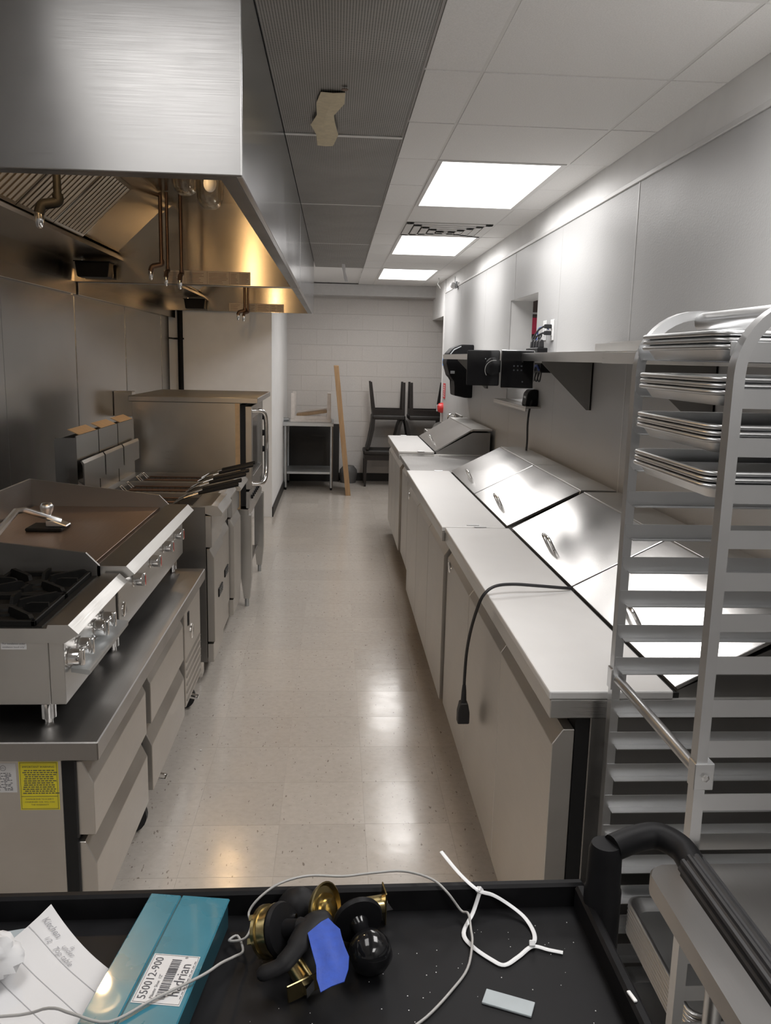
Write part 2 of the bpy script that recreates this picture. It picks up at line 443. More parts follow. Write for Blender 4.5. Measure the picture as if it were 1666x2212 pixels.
# room seen through the pass-through and the door opening
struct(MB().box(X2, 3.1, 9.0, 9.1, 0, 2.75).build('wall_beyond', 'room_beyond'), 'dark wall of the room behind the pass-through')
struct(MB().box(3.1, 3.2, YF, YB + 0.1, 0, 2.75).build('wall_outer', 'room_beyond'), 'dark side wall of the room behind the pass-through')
tag(MB().box(1.5, 3.0, 8.96, 8.995, 1.93, 2.10, 0.004).build('wall_banner', 'red_wall'), 'red band on the dark wall seen through the pass-through', 'banner')
tag(MB().box(1.5, 3.0, 8.97, 8.995, 2.135, 2.155, 0.002).build('picture_rail', 'trim_white'), 'thin pale rail above the red band behind the pass-through', 'rail')
tag(MB().box(1.5, 3.0, 8.97, 8.995, 1.30, 1.88, 0.004).build('wall_board', 'plastic_grey'), 'grey board under the red band behind the pass-through', 'board')
struct(MB().box(-1.8, 3.2, YF - 0.15, YF, 0, 2.75).build('wall_front', 'paint_white'), 'white wall opposite the back wall')

# ceiling: slab, lay-in tiles, tee bars, perforated steel strip
ce = struct(MB().box(-1.8, 3.2, YF, YB + 0.1, H + 0.012, H + 0.2).build('ceiling', 'ceiling_tile'), 'suspended ceiling of white lay-in tiles')
RY = [2.89 + 0.61 * k for k in range(-9, 14)] + [11.04]
CX = [(-0.22 + 0.49, 0.46), (0.46, 1.077), (1.077, XR)]
LIGHTS = [(-1.38, -0.16), (1.06, 2.28), (4.11, 5.33), (6.55, 7.77), (8.99, 10.21)]
def in_light(y):
    return any(a < y < b for a, b in LIGHTS)
for ci, (x0, x1) in enumerate(CX):
    for y0, y1 in zip(RY, RY[1:]):
        ym = (y0 + y1) / 2
        if ci == 1 and (in_light(ym) or 5.94 < ym < 6.55): continue
        dz = random.uniform(-0.0015, 0.0015)
        tl = MB().box(x0 + 0.006, x1 - (0.006 if ci < 2 else 0.001), y0 + 0.006, y1 - 0.006, H - 0.0005 + dz, H + 0.012 + dz, 0.001).build('ceiling_tile', 'ceiling_tile', ce)
for x in (0.46, 1.077): MB().box(x - 0.012, x + 0.012, YF, 11.04, H + 0.001, H + 0.01).build('tee_bar', 'tee_bar', ce)
for y in RY[:-1]: MB().box(0.27, XR, y - 0.012, y + 0.012, H + 0.0015, H + 0.01).build('tee_bar', 'tee_bar', ce)
MB().box(XR - 0.02, XR, YF, 11.04, H + 0.0005, H + 0.008).build('tee_bar', 'tee_bar', ce)
# plain tiles over the front end of the hood and left of it
for i in range(3):
    for j in range(9):
        if i in (1, 2) and 0.3 < YF + 0.61 * (j + 0.5) < 1.9: continue
        MB().box(-1.6 + 0.46 * i + 0.005, -1.6 + 0.46 * (i + 1) - 0.005, YF + 0.61 * j + 0.005, min(YF + 0.61 * (j + 1), 2.04) - 0.005, H, H + 0.012).build('ceiling_tile', 'ceiling_tile', ce)
PY = [-3.6, -1.7, 0.1, 1.9, 3.74, 5.37, 7.17, 9.04]
for y0, y1 in zip(PY, PY[1:]):
    MB().box(-0.222, 0.268, y0 + 0.003, y1 - 0.003, H - 0.002, H + 0.01, 0.001).build('perforated_panel', 'perforated_steel', ce)
MB().box(-0.222, 0.268, 3.725, 3.752, H - 0.006, H - 0.002, 0.001).build('joint_bar', 'tee_bar', ce)
for y in (5.37, 7.17): MB().box(-0.222, 0.268, y - 0.006, y + 0.006, H - 0.004, H - 0.001, 0.001).build('joint_bar', 'tee_bar', ce)
MB().box(0.264, 0.272, -3.6, 9.04, H - 0.005, H + 0.006).build('edge_angle', 'steel_dark', ce)

# recessed troffers
def troffer(y0, y1, label, xa=0.46, k=1.0):
    t = thing('ceiling_light', label, 'ceiling light', (xa + 0.3085, (y0 + y1) / 2, H), 'recessed ceiling lights')
    x0, x1 = xa + 0.006, xa + 0.611; y0 += 0.006; y1 -= 0.006
    m = MB(); w = 0.022
    for b in ((x0, x1, y0, y0 + w), (x0, x1, y1 - w, y1), (x0, x0 + w, y0 + w, y1 - w), (x1 - w, x1, y0 + w, y1 - w)): m.box(*b, H - 0.004, H + 0.02)
    m.build('frame', 'tee_bar', t)
    MB().box(x0 + w, x1 - w, y0 + w, y1 - w, H + 0.001, H + 0.018).build('lens', 'troffer_lens', t)
    ld_ = bpy.data.lights.new('tube_light', 'AREA'); ld_.shape = 'RECTANGLE'; ld_.size = x1 - x0 - 2 * w; ld_.size_y = y1 - y0 - 2 * w
    ld_.energy = TROFFER * k; ld_.color = (1.0, 0.975, 0.955); ld_.spread = math.radians(168)
    lo_ = bpy.data.objects.new('tube_light', ld_); COL.objects.link(lo_); lo_.parent = t; lo_.location = (0, 0, -0.003)
troffer(4.11, 5.33, 'lit ceiling panel above the black tablets and the long prep tables')
troffer(6.55, 7.77, 'lit ceiling panel directly beyond the air diffuser')
troffer(8.99, 10.21, 'lit ceiling panel closest to the block wall')
troffer(1.06, 2.28, 'lit ceiling panel above the open end of the aisle')
troffer(-1.38, -0.16, 'added lit ceiling panel closest to the front wall, out of view')  # added behind the camera to brighten the oven side and rack
troffer(0.45, 1.67, 'lit ceiling panel in front of the exhaust hood face', -0.84, 0.28)
troffer(6.6, 7.82, 'added ceiling panel that brightens the room behind the pass-through', 1.75, 0.6)  # added out of view so the red band reads through the opening
# air diffuser
d = thing('air_diffuser', 'square metal supply air diffuser with stepped louvres in the ceiling', 'air vent', (0.7685, 6.245, H))
for k in range(5):
    s = 0.295 - 0.058 * k; wd = 0.05; zt = H - 0.004 - 0.004 * k; m = MB()
    for (ax, bx, ay, by) in ((-s, s, -s, -s + wd), (-s, s, s - wd, s), (-s, -s + wd, -s, s), (s - wd, s, -s, s)):
        m.box(0.7685 + ax, 0.7685 + bx, 6.245 + ay, 6.245 + by, zt - 0.003, zt + 0.004, 0.001)
    m.build('louvre_ring', 'tee_bar', d)
MB().box(0.7685 - 0.28, 0.7685 + 0.28, 6.245 - 0.28, 6.245 + 0.28, H + 0.004, H + 0.011).build('duct_plate', 'steel_dark', d)
# masking tape hanging from the perforated strip
def tape(name, pts, w, mat, label, cat):
    rows = []
    for i, (x, y, z) in enumerate(pts):
        ww = w * (1 + 0.25 * math.sin(i * 2.3)); rows.append([(x - ww / 2, y, z), (x, y + 0.002, z - 0.002), (x + ww / 2, y, z)])
    return tag(MB().grid(rows, 0.0008).build(name, mat), label, cat)
tape('masking_tape', [(-0.02, 3.14, 2.552), (-0.03, 3.26, 2.549), (-0.05, 3.40, 2.545), (-0.06, 3.52, 2.54), (-0.045, 3.64, 2.535), (-0.055, 3.78, 2.525)], 0.085, 'masking_tape', 'torn strip of masking tape on the perforated ceiling panel', 'tape')
tape('hanging_tape', [(0.065, 8.64, 2.553), (0.068, 8.66, 2.52), (0.075, 8.68, 2.48), (0.088, 8.70, 2.43), (0.10, 8.71, 2.39)], 0.03, 'paper', 'short pale tape tail hanging from the perforated ceiling end', 'tape')
MB().lathe([(0.0, 0), (0.012, 0), (0.012, 0.002), (0, 0.002)], (0.02, 3.1, 2.549)).build('rust_spot', 'pipe_brown', ce)
# sprinkler / sensor bits near the trim
s = thing('wall_sensor', 'small clear wall beacon fixed over the panel moulding', 'beacon', (XR - 0.03, 9.02, 2.38))
MB().box(XR - 0.03, XR - 0.013, 8.98, 9.06, 2.38, 2.45, 0.004).build('backplate', 'plastic_grey', s)
MB().ball((XR - 0.055, 9.02, 2.41), 0.033).build('lens', 'plastic_white', s, 40)
MB().tube([(XR - 0.035, 9.02, 2.44), (XR - 0.035, 9.02, 2.50)], 0.004).build('antenna', 'plastic_grey', s)
tag(MB().tube(bez([(1.16, 9.85, 2.558), (1.165, 9.84, 2.52), (1.15, 9.84, 2.49), (1.17, 9.83, 2.46), (1.18, 9.83, 2.44)]), 0.005).build('loose_wire', 'wire_grey'), 'loose white wire dangling from a ceiling tile by the corner', 'wire')
# ------------------------------------------------------------ exhaust hoods
HX, HZ = -0.224, 2.06
def knob_lathe(m, o, axis, r=0.024, d=0.03): m.lathe([(r * 1.05, 0), (r * 1.05, 0.006), (r, 0.008), (r * 0.92, d), (r * 0.5, d), (0, d)], o, axis, 20)
FA, FB = Vector((-1.30, 0, 2.225)), Vector((-1.04, 0, 2.47))
fu = (FB - FA).normalized(); fn = Vector((fu.z, 0, -fu.x))
def hood(y0, y1, label, nf, fy1, lamp_y, stick):
    h = thing('exhaust_hood', label, 'range hood', (-0.91, (y0 + y1) / 2, HZ), 'exhaust hoods over the cooking line')
    MB().box(XL + 0.01, HX, y0, y0 + 0.02, HZ, H + 0.01, 0.002).build('front_panel', 'steel_hood', h)
    MB().box(HX - 0.016, HX, y0 + 0.02, y1, HZ, H + 0.01, 0.002).build('side_panel', 'steel_hood_side', h)
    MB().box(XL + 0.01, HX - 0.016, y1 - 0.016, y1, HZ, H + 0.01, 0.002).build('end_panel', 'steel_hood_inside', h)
    # bottom return lips
    m = MB(); m.box(HX - 0.055, HX - 0.016, y0 + 0.02, y1 - 0.016, HZ, HZ + 0.006); m.box(XL + 0.01, HX - 0.055, y0 + 0.02, y0 + 0.06, HZ, HZ + 0.006)
    m.build('return_lip', 'steel_hood', h)
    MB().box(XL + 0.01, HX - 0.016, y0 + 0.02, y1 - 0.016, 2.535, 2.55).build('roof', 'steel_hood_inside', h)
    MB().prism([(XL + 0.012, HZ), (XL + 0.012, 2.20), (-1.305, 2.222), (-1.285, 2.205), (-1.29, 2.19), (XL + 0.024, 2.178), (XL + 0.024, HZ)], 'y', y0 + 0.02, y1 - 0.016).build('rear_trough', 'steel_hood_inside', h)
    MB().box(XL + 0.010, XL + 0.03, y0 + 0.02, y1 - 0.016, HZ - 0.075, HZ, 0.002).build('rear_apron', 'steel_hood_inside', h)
    # plenum face around the filters
    a, b = FA - fn * 0.02, FB - fn * 0.02
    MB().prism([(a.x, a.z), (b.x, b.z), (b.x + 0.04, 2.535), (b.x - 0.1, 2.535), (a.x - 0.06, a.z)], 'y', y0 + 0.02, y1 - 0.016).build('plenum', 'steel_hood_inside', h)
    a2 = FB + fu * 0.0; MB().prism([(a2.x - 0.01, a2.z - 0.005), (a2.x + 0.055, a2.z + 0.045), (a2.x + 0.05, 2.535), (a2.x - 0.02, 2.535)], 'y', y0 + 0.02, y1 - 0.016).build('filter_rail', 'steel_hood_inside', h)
    fw = 0.46; fy0 = fy1 - nf * fw; src = None
    for k in range(nf):
        ya = fy0 + k * fw + 0.004; yb = ya + fw - 0.008
        def P(u, n, y): q = FA + fu * u + fn * n; return (q.x, y, q.z)
        L = (FB - FA).length
        m = MB()
        for (u0, u1, p, q) in ((0, 0.016, ya, yb), (L - 0.016, L, ya, yb), (0.016, L - 0.016, ya, ya + 0.014), (0.016, L - 0.016, yb - 0.014, yb)):
            c = [P(u0, -0.015, p), P(u1, -0.015, p), P(u1, -0.015, q), P(u0, -0.015, q)]; d = [P(u0, 0.008, p), P(u1, 0.008, p), P(u1, 0.008, q), P(u0, 0.008, q)]
            vs = [m._v(x) for x in c + d]
            for f in ((0, 1, 2, 3), (7, 6, 5, 4), (0, 4, 5, 1), (1, 5, 6, 2), (2, 6, 7, 3), (3, 7, 4, 0)): m._f([vs[i] for i in f])
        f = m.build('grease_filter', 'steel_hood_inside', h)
        mid = FA + fu * (L / 2)
        for q in range(9):
            yc = ya + 0.03 + q * (fw - 0.068) / 8
            if src is None:
                m = MB()
                prof = [(-0.015, -0.006), (-0.015, 0.004), (-0.004, 0.009), (0.004, 0.009), (0.015, 0.004), (0.015, -0.006)]
                A = [m._v(P(0.016, n, yc + t)) for t, n in prof]; B = [m._v(P(L - 0.016, n, yc + t)) for t, n in prof]
                for i in range(6): m._f([A[i], B[i], B[(i + 1) % 6], A[(i + 1) % 6]])
                m._f(A); m._f(B[::-1])
                src = m.build('baffle', 'filter_warm_steel', f)
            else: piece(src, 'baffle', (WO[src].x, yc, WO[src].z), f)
    # label strip on the far inner panel
    yp = y1 - 0.0165
    lb = MB().box(stick[0], stick[1], yp - 0.0008, yp, HZ + 0.004, HZ + 0.082).build('instruction_label', 'label_tan', h)
    m = MB(); W = stick[1] - stick[0]
    for fx in (0.0, 0.24, 0.5, 0.755, 0.88, 0.998): m.box(stick[0] + W * fx, stick[0] + W * fx + 0.0015, yp - 0.0012, yp - 0.0008, HZ + 0.006, HZ + 0.080)
    for (fa, fb) in ((0.03, 0.22), (0.26, 0.48), (0.52, 0.74), (0.77, 0.87), (0.89, 0.98)):
        for r in range(7): m.box(stick[0] + W * fa, stick[0] + W * (fa + (fb - fa) * random.uniform(0.6, 1)), yp - 0.0012, yp - 0.0008, HZ + 0.012 + 0.009 * r, HZ + 0.0142 + 0.009 * r)
    m.build('printed_lines', 'pipe_brown', lb)
    # vapour-proof jar lamps
    def lamp(x, y, zb, lit):
        m = MB().lathe([(0.05, 2.535), (0.05, zb + 0.17), (0.058, zb + 0.165), (0.058, zb + 0.145), (0.0, zb + 0.145)], (x, y, 0)); c = m.build('lamp_base', 'galvanised', h, 40)
        MB().lathe([(0.046, zb + 0.145), (0.046, zb + 0.04), (0.038, zb + 0.014), (0.02, zb + 0.002), (0.0, zb)], (x, y, 0)).build('lamp_jar', 'jar_glass', c, 60)
        if lit: MB().ball((x, y, zb + 0.075), 0.026, 1.25).build('bulb', 'bulb_warm', c, 60)
        else: MB().ball((x, y, zb + 0.085), 0.022, 1.3).build('bulb', 'plastic_white', c, 60)
    lamp(-0.78, lamp_y, 2.24, True)
    return h, lamp
h1, lampf = hood(2.09, 5.35, 'stainless exhaust hood over the range and griddle with brown fire pipes', 5, 4.55, 2.62, (-1.045, -0.525))
lampf(-0.435, 3.05, 2.135, False); lampf(-0.53, 3.12, 2.19, False)
h2, lampf2 = hood(5.37, 8.55, 'stainless exhaust hood section over the convection oven', 6, 8.2, 5.95, (-1.05, -0.515))
# suppression drops
def drop(parent, x, y, zt, zb, ang, mat='pipe_brown', r=0.011):
    n = MB().tube([(x, y, zt), (x, y, zb + 0.03)], r, 10).build('drop_pipe', mat, parent, 50)
    dx, dy = math.cos(ang) * 0.05, math.sin(ang) * 0.05
    MB().tube(bez([(x, y, zb + 0.035), (x, y, zb + 0.012), (x + dx * 0.5, y + dy * 0.5, zb + 0.004), (x + dx, y + dy, zb - 0.004), (x + dx * 1.2, y + dy * 1.2, zb - 0.03)]), r * 1.35, 10).build('elbow', mat, n, 50)
    MB().lathe([(r * 1.1, 0), (r * 1.2, -0.02), (r * 0.8, -0.045), (r * 0.4, -0.05)], (x + dx * 1.2, y + dy * 1.2, zb - 0.028), (0.0, 0, 1), 12).build('nozzle', 'chrome', n, 40)
drop(h1, -0.93, 3.0, 2.53, 2.125, PI + 0.3, 'black_iron', 0.013)
drop(h1, -0.99, 5.0, 2.53, 2.13, PI + 0.2); drop(h1, -0.955, 5.0, 2.53, 2.095, PI * 1.5, r=0.009)
drop(h1, -0.87, 4.95, 2.53, 2.075, PI * 1.5, r=0.010)
drop(h2, -0.83, 7.9, 2.53, 2.03, PI + 0.2, r=0.012); drop(h2, -0.80, 7.9, 2.53, 2.02, PI * 1.3, r=0.010)
# grease cups hung on the hood's rear gutter
def cup(x, y, z, label):
    c = thing('grease_cup', label, 'grease cup', (x, y, z), 'grease cups')
    MB().prism([(x - 0.10, z + 0.085), (x - 0.088, z), (x + 0.088, z), (x + 0.10, z + 0.085)], 'y', y - 0.05, y + 0.05, 0.004).build('tray', 'black_plastic', c)
    MB().box(x - 0.107, x + 0.107, y - 0.056, y + 0.05, z + 0.085, z + 0.091, 0.002).build('tray_rim', 'black_plastic', c)
    MB().box(x - 0.095, x + 0.095, y + 0.05, y + 0.055, z, z + 0.09).build('back', 'steel_dark', c)
    MB().tube([(x - 0.07, y, z + 0.0915), (x - 0.07, y, z + 0.098)], 0.010).build('drain_spout', 'chrome', c)
cup(-1.43, 5.24, 2.078, 'black grease cup under the plenum end by the stainless wall')
cup(-1.36, 8.44, 2.075, 'small steel grease cup in the hood above the oven')
# hood underside rivet
MB().lathe([(0.012, 0), (0.012, -0.004), (0.006, -0.008), (0, -0.008)], (-0.29, 5.333, 2.09), (0, 1, 0), 12).build('rivet', 'chrome', h1, 40)

# ------------------------------------------------------------ gas pipe and box on the left wall
p = thing('gas_pipe', 'black vertical gas pipe beside the stainless wall edge', 'pipe', (-1.535, 8.585, 0))
MB().tube([(-1.535, 8.585, 0), (-1.535, 8.585, 2.75)], 0.026, 12).build('pipe', 'black_iron', p, 50)
MB().tube([(-1.60, 8.325, 1.79), (-1.60, 8.585, 1.79), (-1.50, 8.585, 1.79)], 0.008).build('strap', 'black_iron', p)
tag(MB().box(-1.592, -1.46, 6.20, 6.30, 1.19, 1.37, 0.004).build('junction_box', 'steel_v'), 'square stainless junction box on the wall beside the oven', 'junction box')

# ------------------------------------------------------------ refrigerated chef base
def caster(parent, x, y, r=0.045, zt=0.13, mat='black_rubber'):
    c = MB().prism([(x - 0.02, zt), (x + 0.02, zt), (x + 0.014, r), (x - 0.014, r)], 'y', y - 0.022, y - 0.018); c.prism([(x - 0.02, zt), (x + 0.02, zt), (x + 0.014, r), (x - 0.014, r)], 'y', y + 0.018, y + 0.022)
    c.box(x - 0.03, x + 0.03, y - 0.03, y + 0.03, zt - 0.004, zt + 0.01); c = c.build('caster', 'chrome', parent)
    MB().lathe([(r * 0.55, -0.014), (r, -0.013), (r, 0.013), (r * 0.55, 0.014)], (x, y, r), (0, 1, 0), 24).build('wheel', mat, c, 40)
    MB().lathe([(0.008, -0.019), (r * 0.5, -0.016), (r * 0.5, 0.016), (0.008, 0.019)], (x, y, r), (0, 1, 0), 12).build('hub', 'caster_grey', c, 40)
def brake(parent, x, y, z):
    MB().tube([(x, y - 0.02, z), (x + 0.035, y - 0.018, z - 0.008), (x + 0.035, y + 0.018, z - 0.008), (x, y + 0.02, z)], 0.005).build('brake_pedal', 'chrome', parent)
cb = thing('chef_base', 'low stainless refrigerated drawer base under the range and griddle', 'refrigerator', (-1.0, 2.97, 0))
CY0, CY1, CZ = 2.06, 3.87, 0.66
MB().box(-1.41, -0.60, CY0, CY1, CZ - 0.052, CZ, 0.003).build('top', 'steel_top', cb)
MB().box(-1.40, -0.70, CY0 + 0.015, CY1 - 0.02, 0.13, CZ - 0.052).build('body', 'steel_door', cb)
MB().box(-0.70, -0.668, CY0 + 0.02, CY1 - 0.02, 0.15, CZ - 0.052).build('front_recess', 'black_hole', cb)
def drawer(y0, y1, z0, z1):
    d = MB().prism([(-0.668, z0), (-0.622, z0), (-0.622, z1 - 0.062), (-0.650, z1), (-0.668, z1)], 'y', y0, y1, 0.002).build('drawer', 'steel_door', cb)
    MB().box(-0.6683, -0.664, y0 - 0.006, y1 + 0.006, z0 - 0.005, z1 + 0.003).build('gasket', 'black_rubber', d)
for (a, b) in ((CY0 + 0.025, 2.70), (2.775, 3.40)):
    drawer(a, b, 0.385, 0.595); drawer(a, b, 0.135, 0.365)
MB().box(-0.668, -0.655, 2.705, 2.77, 0.13, 0.605).build('mullion', 'black_hole', cb)
cpn = MB().box(-0.668, -0.625, 3.45, CY1 - 0.01, 0.15, 0.60, 0.003).build('compressor_grille', 'steel_door', cb)
for k in range(6): MB().prism([(-0.626, 0.17 + 0.035 * k), (-0.620, 0.172 + 0.035 * k), (-0.626, 0.186 + 0.035 * k)], 'y', 3.47, CY1 - 0.03).build('louvre', 'steel_door', cpn)
MB().lathe([(0.034, 0), (0.034, 0.004), (0.028, 0.006), (0, 0.006)], (-0.625, 3.62, 0.44), (1, 0, 0), 24).build('round_badge', 'chrome', cb, 40)
MB().box(-0.626, -0.622, 3.53, 3.56, 0.49, 0.55, 0.001).build('thermometer', 'black_plastic', cb)
for x in (-1.32, -0.70):
    for y in (2.14, 2.74, 3.80): caster(cb, x, y, 0.062 if y == 2.74 else 0.055)
brake(cb, -0.65, 2.95, 0.10); brake(cb, -0.67, 2.19, 0.06); brake(cb, -0.66, 3.75, 0.08)
# stickers on the end panel of the base
ye = CY0 + 0.015
yl = MB().box(-0.808, -0.708, ye - 0.0008, ye, 0.465, 0.600).build('warning_label', 'label_yellow', cb)
m = MB()
for (s, sz, z) in (('IMPORTANT WARNING', 0.0076, 0.5835), ('DAMAGE DUE TO A DIRTY', 0.0060, 0.4935), ('CONDENSER COIL WILL VOID', 0.0056, 0.4855), ('THE WARRANTY', 0.0060, 0.4775)):
    m.text(s, sz, (-0.758, ye - 0.0008, z), (1, 0, 0), (0, 0, 1), 'CENTER')
for k in range(12):
    w_ = random.uniform(0.034, 0.042); z = 0.575 - k * 0.0058; x = -0.758 - w_
    while x < -0.758 + w_:
        l = random.uniform(0.004, 0.011); m.box(x, x + l, ye - 0.0014, ye - 0.0008, z, z + 0.0022); x += l + 0.0022
for (a, b, z) in ((-0.805, -0.711, 0.597), (-0.805, -0.711, 0.468), (-0.805, -0.711, 0.503)): m.box(a, b, ye - 0.0014, ye - 0.0008, z, z + 0.0008)
for x in (-0.805, -0.7118): m.box(x, x + 0.0008, ye - 0.0014, ye - 0.0008, 0.468, 0.5978)
m.build('printed_text', 'ink', yl)
wlb = MB().box(-0.955, -0.815, ye - 0.0008, ye, 0.515, 0.596).build('rating_label', 'label_white', cb)
m = MB()
for (xc, s) in ((-0.8795, 'ETL'), (-0.8475, 'ETL')):
    for k in range(24):
        a, b2 = 2 * PI * k / 24, 2 * PI * (k + 1) / 24
        m.poly([(xc + 0.0075 * math.cos(a), ye - 0.0012, 0.583 + 0.0075 * math.sin(a)), (xc + 0.0075 * math.cos(b2), ye - 0.0012, 0.583 + 0.0075 * math.sin(b2)), (xc + 0.0065 * math.cos(b2), ye - 0.0012, 0.583 + 0.0065 * math.sin(b2)), (xc + 0.0065 * math.cos(a), ye - 0.0012, 0.583 + 0.0065 * math.sin(a))])
    m.text(s, 0.0058, (xc, ye - 0.0008, 0.581), (1, 0, 0), (0, 0, 1), 'CENTER')
m.lathe([(0.017, 0), (0.017, 0.0004), (0, 0.0004)], (-0.918, ye - 0.0008, 0.578), (0, -1, 0), 24)
for k in range(13):
    z = 0.568 - k * 0.0039
    for (xa, xb) in ((-0.95, -0.90), (-0.885, -0.825)):
        x = xa
        while x < xb - 0.004:
            l = random.uniform(0.003, 0.009); m.box(x, min(x + l, xb), ye - 0.0013, ye - 0.0008, z, z + 0.0014); x += l + random.choice((0.002, 0.002, 0.012))
m.build('printed_text', 'ink', wlb)

# ------------------------------------------------------------ four-burner hotplate
rg = thing('gas_hotplate', 'countertop gas range with cast iron grates beside the griddle', 'stove', (-1.05, 2.42, CZ))
RY0, RY1, RZ = 2.15, 2.685, 0.945
MB().box(-1.40, -0.745, RY0 + 0.004, RY1, 0.722, 0.905, 0.002).build('body', 'steel_v', rg)
MB().box(-0.745, -0.705, RY0 + 0.006, RY1, 0.722, 0.905, 0.002).build('front_panel', 'steel_v', rg)
MB().prism([(-1.40, 0.905), (-1.40, 0.935), (-0.745, 0.935), (-0.742, RZ), (-0.690, RZ), (-0.664, 0.920), (-0.700, 0.895)], 'y', RY0, RY1).build('bullnose_ledge', 'steel_v', rg)
MB().box(-1.38, -0.76, RY0 + 0.01, RY1 - 0.005, 0.930, 0.938).build('burner_well', 'black_iron', rg)
MB().box(-1.40, -1.37, RY0, RY1, 0.93, 1.02, 0.003).build('back_guard', 'steel_v', rg)
def grate(xc, yc):
    g = MB(); s = 0.128; zt = 0.965
    for k in range(4):
        a = PI / 4 + PI / 2 * k; c, sn = math.cos(a), math.sin(a)
        M = Matrix.Translation((xc, yc, 0)) @ Matrix.Rotation(a, 4, 'Z'); q = MB(M)
        q.prism([(0.035, zt - 0.026), (0.045, zt - 0.002), (0.06, zt), (0.155, zt), (0.165, zt - 0.008), (0.165, zt - 0.028)], 'y', -0.006, 0.006)
        for f in q.bm.faces:
            vs = [g.bm.verts.new(v.co) for v in f.verts]; g.bm.faces.new(vs)
        q.bm.free()
    for k in range(4):
        a = PI / 2 * k; M = Matrix.Translation((xc, yc, 0)) @ Matrix.Rotation(a, 4, 'Z'); q = MB(M)
        q.prism([(0.05, zt - 0.028), (0.062, zt - 0.004), (0.075, zt), (0.122, zt), (0.122, zt - 0.028)], 'y', -0.005, 0.005)
        for f in q.bm.faces:
            vs = [g.bm.verts.new(v.co) for v in f.verts]; g.bm.faces.new(vs)
        q.bm.free()
    for (x0, x1, y0, y1) in ((-s, s, -s, -s + 0.012), (-s, s, s - 0.012, s), (-s, -s + 0.012, -s, s), (s - 0.012, s, -s, s)):
        g.box(xc + x0, xc + x1, yc + y0, yc + y1, zt - 0.028, zt - 0.012, 0.002)
    g = g.build('grate', 'black_iron', rg)
    MB().lathe([(0.05, 0.936), (0.048, 0.944), (0.03, 0.946), (0.028, 0.952), (0, 0.952)], (xc, yc, 0)).build('burner_head', 'black_iron', rg, 40)
for xc in (-0.905, -1.20):
    for yc in (RY0 + 0.138, RY1 - 0.135): grate(xc, yc)
def bar_knob(parent, x, y, z, red=False, r=0.024):
    m = MB(); m.lathe([(r * 1.15, 0), (r * 1.15, 0.004), (r, 0.006), (r * 0.96, 0.030), (r * 0.9, 0.034), (0, 0.034)], (x, y, z), (1, 0, 0), 24)
    m.box(x + 0.012, x + 0.044, y - 0.006, y + 0.006, z - r * 0.95, z + r * 0.95, 0.002)
    k = m.build('knob', 'chrome', parent, 40)
    if red: MB().box(x + 0.044, x + 0.0448, y - 0.003, y + 0.003, z - r * 0.8, z + r * 0.6).build('red_mark', 'red_plastic', k)
for y in (2.185, 2.275, 2.43, 2.515): bar_knob(rg, -0.705, y, 0.845)
MB().prism([(-0.70, 0.800), (-0.652, 0.792), (-0.650, 0.806), (-0.70, 0.812)], 'y', 2.19, 2.62).build('drip_bar', 'galvanised', rg)
def foot(parent, x, y, z0, z1, r=0.021):
    MB().lathe([(r * 0.55, z0), (r * 0.6, z0 + 0.012), (r, z0 + 0.014), (r, z1)], (x, y, 0), (0, 0, 1), 16).build('leg', 'chrome', parent, 40)
for x in (-1.33, -0.765):
    for y in (2.19, 2.63): foot(rg, x, y, CZ, 0.725)
il = MB().box(-0.865, -0.800, RY0 + 0.0032, RY0 + 0.004, 0.877, 0.899).build('notice_label', 'label_white', rg)
m = MB(); m.text('"For installation under', 0.0066, (-0.8325, RY0 + 0.0032, 0.8905), (1, 0, 0), (0, 0, 1), 'CENTER'); m.text('ventilation hood only"', 0.0066, (-0.8325, RY0 + 0.0032, 0.8815), (1, 0, 0), (0, 0, 1), 'CENTER')
m.build('printed_text', 'ink', il)

# ------------------------------------------------------------ griddle
gr = thing('griddle', 'wide countertop griddle with brown seasoned plate on the drawer base', 'griddle', (-1.02, 3.28, CZ))
GY0, GY1, GZ = 2.70, 3.865, 0.965
MB().box(-1.38, -0.72, GY0, GY1, 0.722, 0.93, 0.002).build('body', 'steel_v', gr)
MB().box(-0.72, -0.700, GY0, GY1, 0.735, 0.93, 0.002).build('front_panel', 'steel_v', gr)
MB().box(-1.36, -0.800, GY0 + 0.012, GY1 - 0.012, 0.93, 0.952, 0.001).build('griddle_plate', 'griddle_iron', gr)
MB().box(-0.800, -0.765, GY0 + 0.012, GY1 - 0.012, 0.925, 0.934).build('grease_trough', 'steel_dark', gr)
MB().prism([(-0.765, 0.925), (-0.765, GZ), (-0.672, GZ), (-0.646, 0.938), (-0.70, 0.912)], 'y', GY0, GY1).build('bullnose_ledge', 'steel_v', gr)
side = [(-1.38, 0.93), (-1.38, 1.075), (-0.80, 1.008), (-0.755, 0.962), (-0.755, 0.93)]
MB().prism(side, 'y', GY0, GY0 + 0.011).build('side_splash', 'steel_dark', gr); MB().prism(side, 'y', GY1 - 0.011, GY1).build('side_splash', 'steel_dark', gr)
MB().box(-1.38, -1.369, GY0 + 0.011, GY1 - 0.011, 0.93, 1.075).build('back_splash', 'steel_dark', gr)
for y in (2.90, 3.17, 3.42, 3.66): bar_knob(gr, -0.70, y, 0.868, True)
MB().lathe([(0.026, 0), (0.026, 0.003), (0.02, 0.005), (0, 0.005)], (-0.70, 2.765, 0.80), (1, 0, 0), 24).build('round_badge', 'chrome', gr, 40)
for x in (-1.32, -0.74):
    for y in (2.76, 3.81): foot(gr, x, y, CZ, 0.725)
gp = thing('griddle_scraper', 'cast aluminium griddle press with a bent bar handle lying on the griddle', 'grill press', (-1.10, 3.30, 0.952))
